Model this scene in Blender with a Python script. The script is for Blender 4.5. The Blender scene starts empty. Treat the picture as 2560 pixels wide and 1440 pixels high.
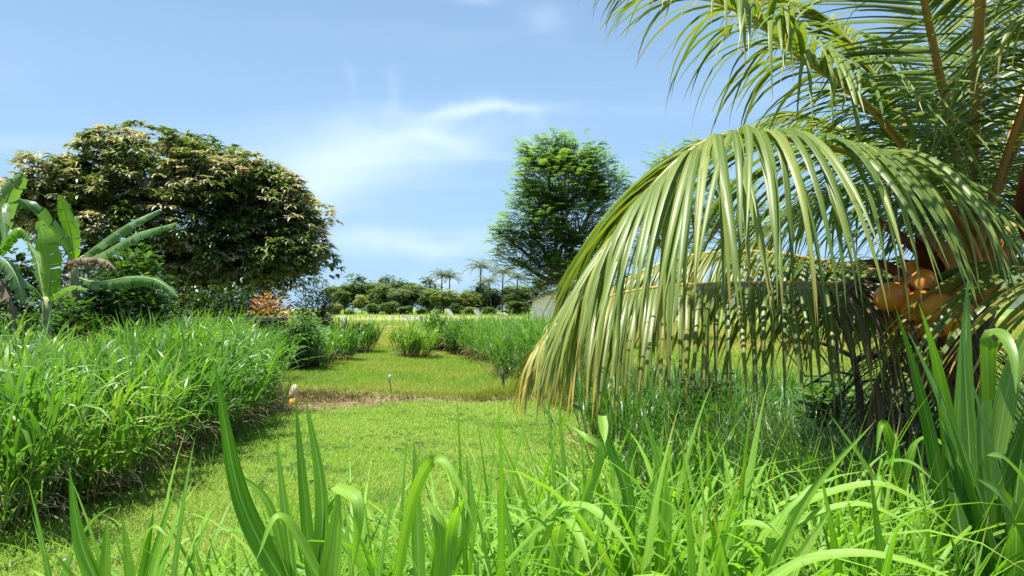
import bpy, math
import numpy as np

# ------------------------------------------------------------------ camera, sky, sun, exposure
scene = bpy.context.scene
F = 1828.0                       # focal length in pixels of the 2560 px wide photograph
TH = math.atan(50.0 / F)         # the camera looks a little upwards
CAM = np.array([0.0, 0.0, 1.7])

cam_data = bpy.data.cameras.new('camera')
cam_data.sensor_width = 36.0
cam_data.lens = 36.0 * F / 2560.0
cam_data.clip_start = 0.05
cam_data.clip_end = 5000.0
cam = bpy.data.objects.new('camera', cam_data)
scene.collection.objects.link(cam)
cam.location = CAM
cam.rotation_euler = (math.pi / 2 + TH, 0, 0)
scene.camera = cam

SUN_AZ = math.radians(-112)       # from +Y towards +X
SUN_EL = math.radians(75)
world = bpy.data.worlds.new('World')
scene.world = world
world.use_nodes = True
wn, wl = world.node_tree.nodes, world.node_tree.links
wn.clear()
w_out = wn.new('ShaderNodeOutputWorld')
w_bg = wn.new('ShaderNodeBackground')
w_bg.inputs['Strength'].default_value = 0.069
w_sky = wn.new('ShaderNodeTexSky')
w_sky.sky_type = 'NISHITA'
w_sky.sun_disc = False
w_sky.sun_elevation = SUN_EL
w_sky.sun_rotation = SUN_AZ
w_sky.air_density = 1.0
w_sky.dust_density = 0.7
w_sky.ozone_density = 3.0
wl.new(w_bg.outputs[0], w_out.inputs[0])


def wmath(op, a, b=None):
    n = wn.new('ShaderNodeMath')
    n.operation = op
    for i, v in enumerate((a, b)):
        if v is None:
            continue
        if isinstance(v, (int, float)):
            n.inputs[i].default_value = v
        else:
            wl.new(v, n.inputs[i])
    return n.outputs[0]


def build_sky():
    tc = wn.new('ShaderNodeTexCoord')
    sp = wn.new('ShaderNodeSeparateXYZ')
    wl.new(tc.outputs['Generated'], sp.inputs[0])
    zz = wmath('ADD', wmath('MAXIMUM', sp.outputs[2], 0.0), 0.16)
    cb = wn.new('ShaderNodeCombineXYZ')
    wl.new(wmath('DIVIDE', sp.outputs[0], zz), cb.inputs[0])
    wl.new(wmath('DIVIDE', sp.outputs[1], zz), cb.inputs[1])

    def noise(scale, loc, rot, stretch, detail, rough, dist):
        mp = wn.new('ShaderNodeMapping')
        mp.inputs['Location'].default_value = loc
        mp.inputs['Rotation'].default_value = (0, 0, rot)
        mp.inputs['Scale'].default_value = stretch
        wl.new(cb.outputs[0], mp.inputs[0])
        nz = wn.new('ShaderNodeTexNoise')
        nz.inputs['Scale'].default_value = scale
        nz.inputs['Detail'].default_value = detail
        nz.inputs['Roughness'].default_value = rough
        nz.inputs['Distortion'].default_value = dist
        wl.new(mp.outputs[0], nz.inputs['Vector'])
        return nz.outputs[0]

    def remap(v, a, b):
        mr = wn.new('ShaderNodeMapRange')
        mr.interpolation_type = 'SMOOTHSTEP'
        mr.inputs[1].default_value = a
        mr.inputs[2].default_value = b
        wl.new(v, mr.inputs[0])
        return mr.outputs[0]

    big = remap(noise(0.55, (3.1, 0.4, 0), 0.3, (1.0, 0.8, 1), 3, 0.5, 0.3), 0.42, 0.72)
    wisp = remap(noise(1.15, (1.2, 5.3, 0), 0.5, (0.55, 1.5, 1), 7, 0.56, 1.1), 0.46, 0.80)
    veil = noise(0.8, (7.1, 2.2, 0), 0.2, (0.6, 1.3, 1), 4, 0.5, 0.4)

    # the two curved cirrus streaks that hang over the field, drawn as soft bands on the dome
    def band(px, py, rx, ry, rot):
        u, v = (px - 1280) / F, (720 - py) / F
        d = np.array([u, math.cos(TH) - v * math.sin(TH), math.sin(TH) + v * math.cos(TH)])
        d /= np.linalg.norm(d)
        r = np.array([math.cos(math.atan2(d[0], d[1])), -math.sin(math.atan2(d[0], d[1])), 0])
        up = np.cross(r, d)
        a = r * math.cos(rot) + up * math.sin(rot)
        b = -r * math.sin(rot) + up * math.cos(rot)
        def dot(vec):
            n = wn.new('ShaderNodeVectorMath')
            n.operation = 'DOT_PRODUCT'
            wl.new(warp, n.inputs[0])
            n.inputs[1].default_value = vec
            return n.outputs['Value']
        q = wmath('ADD', wmath('POWER', wmath('ABSOLUTE', wmath('DIVIDE', dot(a), rx / F)), 2),
                  wmath('POWER', wmath('ABSOLUTE', wmath('DIVIDE', dot(b), ry / F)), 2))
        front = wmath('GREATER_THAN', dot(d), 0.0)
        return wmath('MULTIPLY', wmath('POWER', 2.718, wmath('MULTIPLY', q, -1.0)), front)

    nzv = wn.new('ShaderNodeTexNoise')
    nzv.inputs['Scale'].default_value = 7.0
    nzv.inputs['Detail'].default_value = 5
    wl.new(tc.outputs['Generated'], nzv.inputs['Vector'])
    vs = wn.new('ShaderNodeVectorMath')
    vs.operation = 'SUBTRACT'
    wl.new(nzv.outputs['Color'], vs.inputs[0])
    vs.inputs[1].default_value = (0.5, 0.5, 0.5)
    vm = wn.new('ShaderNodeVectorMath')
    vm.operation = 'SCALE'
    vm.inputs['Scale'].default_value = 0.07
    wl.new(vs.outputs[0], vm.inputs[0])
    va = wn.new('ShaderNodeVectorMath')
    va.operation = 'ADD'
    wl.new(tc.outputs['Generated'], va.inputs[0])
    wl.new(vm.outputs[0], va.inputs[1])
    warp = va.outputs[0]

    cloud = wmath('MULTIPLY', wmath('MULTIPLY', wisp, 0.62), wmath('ADD', wmath('MULTIPLY', big, 0.7), 0.3))
    for px, py, rx, ry, rot, amp in (
            (1185, 272, 150, 16, 0.06, .55), (1040, 322, 120, 26, .30, .24), (1135, 350, 110, 22, -.40, .27),
            (850, 425, 200, 80, .15, .42), (1000, 365, 290, 60, .12, .34), (990, 605, 240, 32, -.03, .45), (760, 480, 120, 60, .3, .3),
            (975, 235, 14, 60, -.1, .13), (865, 220, 12, 40, .35, .11), (1320, 285, 20, 45, .4, .12),
            (1205, 18, 60, 14, -.2, .25), (1370, 60, 45, 25, .2, .2), (1115, 692, 60, 14, .0, .55)):
        cloud = wmath('ADD', cloud, wmath('MULTIPLY', band(px, py, rx, ry, rot), amp * 1.15))
    cloud = wmath('ADD', cloud, wmath('MULTIPLY', veil, 0.08))
    # more haze and thin cloud low over the horizon, all the way round
    low = wn.new('ShaderNodeMapRange')
    low.inputs[1].default_value = 0.0
    low.inputs[2].default_value = 0.55
    low.inputs[3].default_value = 0.85
    low.inputs[4].default_value = 0.24
    wl.new(sp.outputs[2], low.inputs[0])
    hz = wn.new('ShaderNodeMix')
    hz.data_type = 'RGBA'
    wl.new(low.outputs[0], hz.inputs[0])
    wl.new(w_sky.outputs[0], hz.inputs[6])
    hz.inputs[7].default_value = (2.9, 4.95, 7.6, 1)
    cloud = wmath('MINIMUM', cloud, 0.9)
    mx = wn.new('ShaderNodeMix')
    mx.data_type = 'RGBA'
    wl.new(cloud, mx.inputs[0])
    wl.new(hz.outputs[2], mx.inputs[6])
    mx.inputs[7].default_value = (5.6, 6.9, 8.3, 1)
    wl.new(mx.outputs[2], w_bg.inputs['Color'])


build_sky()

sun_data = bpy.data.lights.new('sun', 'SUN')
sun_data.energy = 4.8
sun_data.angle = math.radians(0.5)
sun_data.color = (1.0, 0.955, 0.87)
sun = bpy.data.objects.new('sun', sun_data)
scene.collection.objects.link(sun)
S_DIR = np.array([math.sin(SUN_AZ) * math.cos(SUN_EL), math.cos(SUN_AZ) * math.cos(SUN_EL), math.sin(SUN_EL)])
import mathutils
sun.rotation_euler = mathutils.Vector(S_DIR).to_track_quat('Z', 'Y').to_euler()
sun.location = (0, 0, 30)

scene.view_settings.view_transform = 'Standard'
scene.view_settings.look = 'None'
scene.view_settings.gamma = 1.0
scene.view_settings.use_curve_mapping = False
scene.view_settings.exposure = 1.12
scene.render.engine = 'CYCLES'
scene.cycles.max_bounces = 7
scene.cycles.diffuse_bounces = 4
scene.cycles.glossy_bounces = 2
scene.cycles.transmission_bounces = 5
scene.cycles.use_denoising = True
scene.cycles.sample_clamp_indirect = 6.0

rng = np.random.default_rng(11)


def U(a, b, n=None):
    return rng.uniform(a, b, n)


def at(px, py, Y):
    """world point seen at photograph pixel (px, py) at distance Y along the view"""
    u, v = (px - 1280) / F, (720 - py) / F
    d = np.array([u, math.cos(TH) - v * math.sin(TH), math.sin(TH) + v * math.cos(TH)])
    return CAM + d * (Y / d[1])


# ------------------------------------------------------------------ mesh helpers
class Acc:
    """collects vertices, faces, per-vertex leaf data and material slots for one mesh"""
    def __init__(self):
        self.V, self.Q, self.T, self.A, self.mq, self.mt, self.n = [], [], [], [], [], [], 0

    def add(self, V, Q=None, A=None, m=0, T=None):
        V = np.asarray(V, float).reshape(-1, 3)
        self.V.append(V)
        self.A.append(np.full((len(V), 3), 0.5) if A is None else np.asarray(A, float).reshape(-1, 3))
        if Q is not None and len(Q):
            self.Q.append(np.asarray(Q, np.int64) + self.n)
            self.mq.append(np.full(len(Q), m, np.int32))
        if T is not None and len(T):
            self.T.append(np.asarray(T, np.int64) + self.n)
            self.mt.append(np.full(len(T), m, np.int32))
        self.n += len(V)
        return self

    def mesh(self, name, mats, origin=(0, 0, 0), smooth=True):
        me = bpy.data.meshes.new(name)
        V = np.concatenate(self.V) - np.asarray(origin, float)
        Q = np.concatenate(self.Q) if self.Q else np.zeros((0, 4), np.int64)
        T = np.concatenate(self.T) if self.T else np.zeros((0, 3), np.int64)
        me.vertices.add(len(V))
        me.vertices.foreach_set('co', V.astype(np.float32).ravel())
        loops = np.concatenate([Q.ravel(), T.ravel()]).astype(np.int32)
        me.loops.add(len(loops))
        me.loops.foreach_set('vertex_index', loops)
        me.polygons.add(len(Q) + len(T))
        st = np.concatenate([np.arange(len(Q)) * 4, len(Q) * 4 + np.arange(len(T)) * 3]).astype(np.int32)
        me.polygons.foreach_set('loop_start', st)
        mi = np.concatenate(self.mq + self.mt).astype(np.int32)
        me.polygons.foreach_set('material_index', mi)
        me.polygons.foreach_set('use_smooth', np.full(len(mi), smooth))
        at_ = me.attributes.new('lf', 'FLOAT_VECTOR', 'POINT')
        at_.data.foreach_set('vector', np.concatenate(self.A).astype(np.float32).ravel())
        for m in (mats if isinstance(mats, (list, tuple)) else [mats]):
            me.materials.append(m)
        me.update(calc_edges=True)
        return me

    def build(self, name, mats, parent=None, origin=(0, 0, 0), smooth=True, kind=None):
        o = bpy.data.objects.new(name, self.mesh(name, mats, origin, smooth))
        scene.collection.objects.link(o)
        if parent is not None:
            o.parent = parent
        else:
            o.location = origin
        if kind:
            o['kind'] = kind
        return o


def thing(name, label, cat, loc, group=None):
    o = bpy.data.objects.new(name, None)
    o.empty_display_size = 0.1
    scene.collection.objects.link(o)
    o.location = tuple(float(c) for c in loc)
    tag(o, label, cat, group)
    return o


def tag(o, label, cat, group=None):
    o['label'], o['category'] = label, cat
    if group:
        o['group'] = group
    return o


def sstep(x):
    x = np.clip(x, 0, 1)
    return x * x * (3 - 2 * x)


def col(v, n):
    return np.broadcast_to(np.asarray(v, float), (n,)).reshape(n, 1)


PROF = {
    'grass': lambda t: np.minimum(1, .5 + 2.6 * t) * np.maximum(1 - t ** 2.0, .015),
    'lance': lambda t: np.maximum(np.sin(np.pi * np.clip(t, 0, 1) ** .8) ** .8, .06),
    'leaflet': lambda t: np.minimum(1, .45 + 5 * t) * np.maximum(1 - t ** 2.6, .03),
    'oval': lambda t: np.maximum(np.sin(np.pi * np.clip(t * .96 + .02, 0, 1)) ** .6, .1),
}


def blades(base, phi, th0, th1, L, W, segs=6, cols=2, pw=1.0, tw0=0., tw1=0., kt=.5, ka=0., kw=.08,
           curl=0., fold=.2, prof='grass', rnd=None, wave=0.):
    """N arching blades: heading phi, angle from vertical th0 -> th1 along the length, an optional kink (ka at kt)"""
    base = np.asarray(base, float).reshape(-1, 3)
    n = len(base)
    t = np.linspace(0, 1, segs + 1)[None, :]
    th = col(th0, n) + (col(th1, n) - col(th0, n)) * t ** col(pw, n) + col(ka, n) * sstep((t - col(kt, n) + kw) / (2 * kw))
    th = th + wave * np.sin(t * 9 + U(0, 6, (n, 1)))
    ph = col(phi, n) + col(curl, n) * t
    d = np.stack([np.sin(th) * np.cos(ph), np.sin(th) * np.sin(ph), np.cos(th)], -1)
    step = (d[:, 1:] + d[:, :-1]) * .5 * (col(L, n) / segs)[:, :, None]
    pos = np.concatenate([np.zeros((n, 1, 3)), np.cumsum(step, 1)], 1) + base[:, None]
    side = np.stack([-np.sin(ph), np.cos(ph), np.zeros_like(ph)], -1)
    nrm = np.stack([np.cos(th) * np.cos(ph), np.cos(th) * np.sin(ph), -np.sin(th)], -1)
    tau = (col(tw0, n) + (col(tw1, n) - col(tw0, n)) * t)[..., None]
    s = np.cos(tau) * side + np.sin(tau) * nrm
    nn = -np.sin(tau) * side + np.cos(tau) * nrm
    w = (col(W, n) * PROF[prof](t))[..., None] * .5
    c = np.linspace(-1, 1, cols)
    P = pos[:, :, None] + s[:, :, None] * w[:, :, None] * c[None, None, :, None] + nn[:, :, None] * w[:, :, None] * (np.abs(c) * fold)[None, None, :, None]
    r = U(0, 1, n) if rnd is None else np.broadcast_to(rnd, (n,))
    A = np.stack([np.broadcast_to(r[:, None, None], P.shape[:3]), np.broadcast_to(t[:, :, None], P.shape[:3]),
                  np.broadcast_to((c * .5 + .5)[None, None], P.shape[:3])], -1)
    i = np.arange(segs)[:, None] * cols + np.arange(cols - 1)[None]
    q = np.stack([i, i + 1, i + cols + 1, i + cols], -1).reshape(-1, 4)
    Q = (np.arange(n)[:, None, None] * ((segs + 1) * cols) + q[None]).reshape(-1, 4)
    return P.reshape(-1, 3), Q, A.reshape(-1, 3)


def smooth_path(pts, n):
    """Catmull-Rom through the points, n samples"""
    p = np.asarray(pts, float)
    p = np.vstack([2 * p[0] - p[1], p, 2 * p[-1] - p[-2]])
    out = []
    for s in np.linspace(0, len(p) - 3, n):
        i = min(int(s), len(p) - 4)
        u = s - i
        a, b, c, d = p[i:i + 4]
        out.append(.5 * (2 * b + (c - a) * u + (2 * a - 5 * b + 4 * c - d) * u * u + (3 * b - a - 3 * c + d) * u ** 3))
    return np.array(out)


def tube(path, radii, sides=8, rnd=.5, flat=1.0):
    p = np.asarray(path, float)
    n = len(p)
    r = np.broadcast_to(np.asarray(radii, float), (n,))
    T = np.gradient(p, axis=0)
    T /= np.linalg.norm(T, axis=1)[:, None] + 1e-9
    ref = np.array([0, 0, 1.]) if abs(T[:, 2]).mean() < .8 else np.array([0, 1., 0])
    X = np.cross(T, ref)
    X /= np.linalg.norm(X, axis=1)[:, None] + 1e-9
    Z = np.cross(X, T)
    a = np.linspace(0, 2 * np.pi, sides, endpoint=False)
    V = p[:, None] + (X[:, None] * np.cos(a)[None, :, None] + Z[:, None] * np.sin(a)[None, :, None] * flat) * r[:, None, None]
    i = np.arange(n - 1)[:, None] * sides
    j = np.arange(sides)[None]
    j2 = (j + 1) % sides
    Q = np.stack([i + j, i + j2, i + sides + j2, i + sides + j], -1).reshape(-1, 4)
    A = np.stack([np.full((n, sides), rnd), np.repeat(np.linspace(0, 1, n)[:, None], sides, 1), np.repeat((a / 6.2832)[None], n, 0)], -1)
    V = np.concatenate([V.reshape(-1, 3), p[:1], p[-1:]])
    A = np.concatenate([A.reshape(-1, 3), [[rnd, 0, .5]], [[rnd, 1, .5]]])
    c0, c1 = n * sides, n * sides + 1
    j = np.arange(sides)
    k = (j + 1) % sides
    Tt = np.concatenate([np.stack([np.full(sides, c0), k, j], -1), np.stack([np.full(sides, c1), (n - 1) * sides + j, (n - 1) * sides + k], -1)])
    return dict(V=V, Q=Q, A=A, T=Tt)


def box(c, s, rz=0):
    v = np.array([[x, y, z] for x in (-.5, .5) for y in (-.5, .5) for z in (-.5, .5)]) * np.asarray(s, float)
    ca, sa = math.cos(rz), math.sin(rz)
    v = np.stack([v[:, 0] * ca - v[:, 1] * sa, v[:, 0] * sa + v[:, 1] * ca, v[:, 2]], -1) + np.asarray(c, float)
    return dict(V=v, Q=[[0, 1, 3, 2], [4, 6, 7, 5], [0, 4, 5, 1], [2, 3, 7, 6], [0, 2, 6, 4], [1, 5, 7, 3]])


def blob(c, r, seg=14, ring=9, jag=0.0, tilt=(0, 0, 0), egg=0.0):
    u = np.linspace(0, 2 * np.pi, seg, endpoint=False)
    w = np.linspace(0, np.pi, ring + 1)
    V = np.stack([np.outer(np.sin(w), np.cos(u)), np.outer(np.sin(w), np.sin(u)), np.outer(np.cos(w), np.ones(seg))], -1).reshape(-1, 3)
    V = V * (1 + U(-jag, jag, (len(V), 1)))
    V[:, :2] *= (1 + egg * V[:, 2:3])
    R = np.array(mathutils.Euler(tilt).to_matrix())
    V = (V * np.asarray(r, float)) @ R.T + np.asarray(c, float)
    Q = [[i * seg + j, (i + 1) * seg + j, (i + 1) * seg + (j + 1) % seg, i * seg + (j + 1) % seg] for i in range(ring) for j in range(seg)]
    rr = U(0, 1)
    A = np.stack([np.full(len(V), rr), np.repeat(w / np.pi, seg), np.tile(u / 6.2832, ring + 1)], -1)
    return dict(V=V, Q=Q, A=A)


# ------------------------------------------------------------------ materials
def new_mat(name):
    m = bpy.data.materials.new(name)
    m.use_nodes = True
    nt = m.node_tree
    nt.nodes.clear()
    return m, nt.nodes, nt.links


def ramp(N, stops, fac, L):
    r = N.new('ShaderNodeValToRGB')
    e = r.color_ramp.elements
    while len(e) < len(stops):
        e.new(0.5)
    for k, (p, c) in enumerate(stops):
        e[k].position = p
        e[k].color = (*c, 1)
    L.new(fac, r.inputs[0])
    return r.outputs[0]


def mixc(N, L, f, a, b, mode='MIX'):
    m = N.new('ShaderNodeMix')
    m.data_type = 'RGBA'
    m.blend_type = mode
    for s, v in ((0, f), (6, a), (7, b)):
        if isinstance(v, (int, float)):
            m.inputs[s].default_value = v
        elif isinstance(v, tuple):
            m.inputs[s].default_value = (*v, 1)
        else:
            L.new(v, m.inputs[s])
    return m.outputs[2]


def maprange(N, L, v, a, b, c=0., d=1.):
    m = N.new('ShaderNodeMapRange')
    m.interpolation_type = 'SMOOTHSTEP'
    L.new(v, m.inputs[0])
    for k, x in enumerate((a, b, c, d)):
        m.inputs[k + 1].default_value = x
    return m.outputs[0]


def mth(N, L, op, a, b=0.):
    m = N.new('ShaderNodeMath')
    m.operation = op
    for k, v in enumerate((a, b)):
        if isinstance(v, (int, float)):
            m.inputs[k].default_value = v
        else:
            L.new(v, m.inputs[k])
    return m.outputs[0]


def nz(N, L, scale, detail=4, rough=.55, vec=None, coord='Object', dist=0.):
    t = N.new('ShaderNodeTexNoise')
    t.inputs['Scale'].default_value = scale
    t.inputs['Detail'].default_value = detail
    t.inputs['Roughness'].default_value = rough
    t.inputs['Distortion'].default_value = dist
    if vec is None:
        if coord == 'Position':
            g = N.new('ShaderNodeNewGeometry')
            vec = g.outputs['Position']
        else:
            g = N.new('ShaderNodeTexCoord')
            vec = g.outputs[coord]
    L.new(vec, t.inputs['Vector'])
    return t.outputs[0]


def leaf_mat(name, stops, trans=.4, tgain=(1.5, 1.5, .7), rough=.42, spec=.5, tip=None, rib=None, base=None, patch=None, streak=0.0, spots=None):
    """leaf blade: colour by the leaf's own random number, optional tip / base / midrib tint, light through the blade"""
    m, N, L = new_mat(name)
    a = N.new('ShaderNodeAttribute')
    a.attribute_name = 'lf'
    s = N.new('ShaderNodeSeparateXYZ')
    L.new(a.outputs['Vector'], s.inputs[0])
    c = ramp(N, stops, s.outputs[0], L)
    if patch and len(patch) > 3:
        f = maprange(N, L, nz(N, L, patch[3], 4, coord='Position'), .5, .66)
        c = mixc(N, L, mth(N, L, 'MULTIPLY', f, patch[5]), c, patch[4])
    if patch:
        f = maprange(N, L, nz(N, L, patch[0], 3, coord='Position'), .4, .62)
        c = mixc(N, L, mth(N, L, 'MULTIPLY', f, patch[2]), c, patch[1])
    if base:
        c = mixc(N, L, maprange(N, L, s.outputs[1], base[1], 0.0), c, base[0])
    if tip:
        f = maprange(N, L, mth(N, L, 'ADD', s.outputs[1], mth(N, L, 'MULTIPLY', mth(N, L, 'SUBTRACT', s.outputs[0], .5), tip[2])), tip[1], 1.02)
        c = mixc(N, L, f, c, tip[0])
    if spots:
        f = maprange(N, L, nz(N, L, spots[0], 2, coord='Position'), spots[1], spots[1] + .06)
        c = mixc(N, L, f, c, spots[2])
    if streak:
        w = N.new('ShaderNodeTexNoise')
        w.noise_dimensions = '2D'
        w.inputs['Scale'].default_value = 1.0
        w.inputs['Detail'].default_value = 3
        cb = N.new('ShaderNodeCombineXYZ')
        L.new(mth(N, L, 'MULTIPLY', s.outputs[2], 22.), cb.inputs[0])
        L.new(mth(N, L, 'ADD', mth(N, L, 'MULTIPLY', s.outputs[1], 1.6), mth(N, L, 'MULTIPLY', s.outputs[0], 57.)), cb.inputs[1])
        L.new(cb.outputs[0], w.inputs['Vector'])
        g = maprange(N, L, w.outputs[0], .3, .7, 1 - streak, 1 + streak)
        cc = N.new('ShaderNodeCombineXYZ')
        for k in range(3):
            L.new(g, cc.inputs[k])
        c = mixc(N, L, 1.0, c, cc.outputs[0], 'MULTIPLY')
    if rib:
        f = maprange(N, L, mth(N, L, 'ABSOLUTE', mth(N, L, 'SUBTRACT', s.outputs[2], .5)), rib[1], rib[1] * .4)
        c = mixc(N, L, mth(N, L, 'MULTIPLY', f, rib[2] if len(rib) > 2 else .8), c, rib[0])
    p = N.new('ShaderNodeBsdfPrincipled')
    L.new(c, p.inputs['Base Color'])
    p.inputs['Roughness'].default_value = rough
    p.inputs['Specular IOR Level'].default_value = spec
    t = N.new('ShaderNodeBsdfTranslucent')
    L.new(mixc(N, L, 1.0, c, tuple(tgain), 'MULTIPLY'), t.inputs[0])
    x = N.new('ShaderNodeMixShader')
    x.inputs[0].default_value = trans
    L.new(p.outputs[0], x.inputs[1])
    L.new(t.outputs[0], x.inputs[2])
    o = N.new('ShaderNodeOutputMaterial')
    L.new(x.outputs[0], o.inputs[0])
    return m


def solid_mat(name, stops, scale=6., rough=.8, spec=.3, bump=.3, detail=6, stretch=None, metal=0., byleaf=False):
    """bark, stone, plaster, paint: two to four colours by noise plus fine relief"""
    m, N, L = new_mat(name)
    vec = None
    if stretch:
        tc = N.new('ShaderNodeTexCoord')
        mp = N.new('ShaderNodeMapping')
        mp.inputs['Scale'].default_value = stretch
        L.new(tc.outputs['Object'], mp.inputs[0])
        vec = mp.outputs[0]
    n = nz(N, L, scale, detail, .62, vec)
    c = ramp(N, stops, n, L)
    p = N.new('ShaderNodeBsdfPrincipled')
    L.new(c, p.inputs['Base Color'])
    p.inputs['Roughness'].default_value = rough
    p.inputs['Specular IOR Level'].default_value = spec
    if bump:
        b = N.new('ShaderNodeBump')
        b.inputs['Strength'].default_value = bump
        b.inputs['Distance'].default_value = .02
        L.new(n, b.inputs['Height'])
        L.new(b.outputs[0], p.inputs['Normal'])
    o = N.new('ShaderNodeOutputMaterial')
    L.new(p.outputs[0], o.inputs[0])
    return m


M = {}
G = (1.35, 1.5, .5)
M['ele'] = leaf_mat('elephant_grass_leaf', [(0, (.055, .15, .022)), (.45, (.10, .235, .03)), (.8, (.16, .31, .04)), (1, (.23, .34, .06))],
                    trans=.42, tgain=G, rough=.38, spec=.45, tip=((.30, .27, .10), .9, .12), rib=((.30, .42, .18), .06, .55), streak=.14)
M['ele_near'] = leaf_mat('elephant_grass_near_leaf', [(0, (.085, .225, .016)), (.5, (.155, .335, .024)), (1, (.25, .43, .05))],
                         trans=.46, tgain=(1.35, 1.5, .4), rough=.5, spec=.35, spots=(70., .74, (.28, .22, .09)), tip=((.36, .30, .10), .93, .1), rib=((.36, .48, .22), .05, .75), streak=.28)
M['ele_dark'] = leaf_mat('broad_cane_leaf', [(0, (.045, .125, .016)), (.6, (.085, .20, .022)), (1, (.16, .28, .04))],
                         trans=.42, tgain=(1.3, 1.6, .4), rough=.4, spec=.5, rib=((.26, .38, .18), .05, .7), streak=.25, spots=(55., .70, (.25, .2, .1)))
M['thin'] = leaf_mat('thin_grass_leaf', [(0, (.032, .09, .018)), (.6, (.075, .165, .03)), (1, (.17, .26, .065))], trans=.34, tgain=G, rough=.4, tip=((.32, .28, .13), .85, .2))  # leaf colour darkened to stand in for shade under the fronds
M['dead'] = leaf_mat('dry_grass_leaf', [(0, (.16, .11, .06)), (.6, (.30, .22, .12)), (1, (.45, .36, .22))], trans=.25, tgain=(1.1, 1., .8), rough=.7, spec=.2)
M['culm'] = leaf_mat('grass_culm', [(0, (.10, .15, .04)), (1, (.22, .24, .09))], trans=.05, rough=.5, base=((.16, .11, .06), .45))
M['lawn'] = leaf_mat('lawn_blade', [(0, (.13, .26, .025)), (.5, (.20, .36, .04)), (1, (.31, .43, .075))], trans=.36, tgain=(1.3, 1.35, .5), rough=.55, spec=.25, patch=(.55, (.27, .37, .065), .7, 1.5, (.10, .20, .03), .65))
M['terr'] = leaf_mat('terrace_grass_blade', [(0, (.10, .20, .02)), (.5, (.17, .30, .03)), (1, (.27, .36, .06))], trans=.38, tgain=(1.3, 1.35, .5), rough=.55, spec=.25, patch=(.28, (.30, .31, .06), .7, .8, (.11, .24, .03), .5))
M['rice'] = leaf_mat('rice_blade', [(0, (.20, .25, .035)), (.5, (.30, .31, .06)), (1, (.40, .36, .10))], trans=.36, tgain=(1.2, 1.2, .5), rough=.6, spec=.2, patch=(.06, (.17, .29, .04), .8))
M['frond'] = leaf_mat('coconut_leaflet', [(0, (.07, .135, .022)), (.5, (.15, .22, .04)), (1, (.29, .32, .075))], trans=.30, tgain=(1.5, 1.6, .45), rough=.42, spec=.38,
                      tip=((.33, .25, .07), .86, .25), rib=((.34, .33, .10), .06, .6), spots=(13., .73, (.42, .27, .05)), streak=.12)
M['frond_y'] = leaf_mat('yellowing_coconut_leaflet', [(0, (.085, .145, .03)), (.55, (.15, .20, .045)), (.85, (.26, .27, .055)), (1, (.38, .33, .06))], trans=.34, tgain=(1.4, 1.4, .4), rough=.40, spec=.45,
                        tip=((.44, .32, .05), .80, .45), rib=((.50, .46, .14), .07, .7), spots=(11., .70, (.5, .3, .05)), streak=.12)
M['frond_d'] = leaf_mat('dry_coconut_leaflet', [(0, (.07, .045, .03)), (.6, (.14, .095, .062)), (1, (.24, .18, .12))], trans=.12, tgain=(1.1, 1., .8), rough=.7, spec=.2)
M['rachis'] = leaf_mat('frond_stalk', [(0, (.30, .26, .05)), (1, (.42, .30, .06))], trans=0., rough=.35, spec=.5, base=((.42, .20, .05), .6))
M['rachis_o'] = leaf_mat('orange_frond_stalk', [(0, (.34, .19, .06)), (1, (.42, .24, .07))], trans=0., rough=.4, spec=.5)
M['rachis_d'] = leaf_mat('dry_frond_stalk', [(0, (.10, .065, .04)), (1, (.18, .12, .08))], trans=0., rough=.7)
M['nut'] = solid_mat('coconut_husk', [(.3, (.56, .16, .018)), (.6, (.70, .26, .03)), (.85, (.48, .17, .04))], 5, .42, .5, .1)
M['bract'] = solid_mat('coconut_spathe', [(.3, (.10, .025, .012)), (.7, (.24, .075, .03))], 9, .5, .4, .4)
M['palm_bark'] = solid_mat('coconut_bark', [(.3, (.06, .045, .035)), (.6, (.16, .125, .095)), (.9, (.24, .20, .16))], 7, .9, .2, .8)
M['sheath'] = solid_mat('frond_sheath', [(.3, (.20, .09, .03)), (.6, (.36, .17, .05)), (.9, (.22, .15, .08))], 8, .6, .3, .5)
M['mango'] = leaf_mat('mango_leaf', [(0, (.06, .11, .026)), (.36, (.12, .19, .045)), (.54, (.22, .28, .075)), (.68, (.31, .33, .17)), (.86, (.46, .43, .30)), (1, (.55, .48, .38))], trans=.25, tgain=(1.4, 1.4, .5), rough=.34, spec=.5)
M['bark'] = solid_mat('tree_bark', [(.3, (.035, .027, .022)), (.6, (.10, .08, .065)), (.85, (.20, .17, .14))], 5, .95, .15, .8, stretch=(1, 1, .3))
M['bark_pale'] = solid_mat('pale_tree_bark', [(.3, (.07, .055, .045)), (.55, (.20, .17, .14)), (.85, (.36, .32, .27))], 7, .9, .2, .7, stretch=(1, 1, .35))
M['feather'] = leaf_mat('feathery_leaflet', [(0, (.085, .175, .038)), (.5, (.165, .295, .065)), (1, (.30, .43, .12))], trans=.45, tgain=(1.25, 1.3, .6), rough=.45)
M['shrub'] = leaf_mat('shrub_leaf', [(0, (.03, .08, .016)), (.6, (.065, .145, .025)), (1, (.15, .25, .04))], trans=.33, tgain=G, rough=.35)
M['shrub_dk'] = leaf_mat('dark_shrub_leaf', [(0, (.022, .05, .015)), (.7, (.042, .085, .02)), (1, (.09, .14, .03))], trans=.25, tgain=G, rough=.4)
M['cassava'] = leaf_mat('cassava_leaf', [(0, (.07, .17, .06)), (.6, (.12, .25, .09)), (1, (.22, .34, .14))], trans=.3, tgain=G, rough=.45)
M['croton'] = leaf_mat('croton_leaf', [(0, (.10, .17, .03)), (.3, (.30, .28, .06)), (.6, (.50, .16, .06)), (.8, (.55, .12, .12)), (1, (.60, .34, .10))], trans=.3, tgain=(1.2, 1.1, .8), rough=.4)
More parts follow.
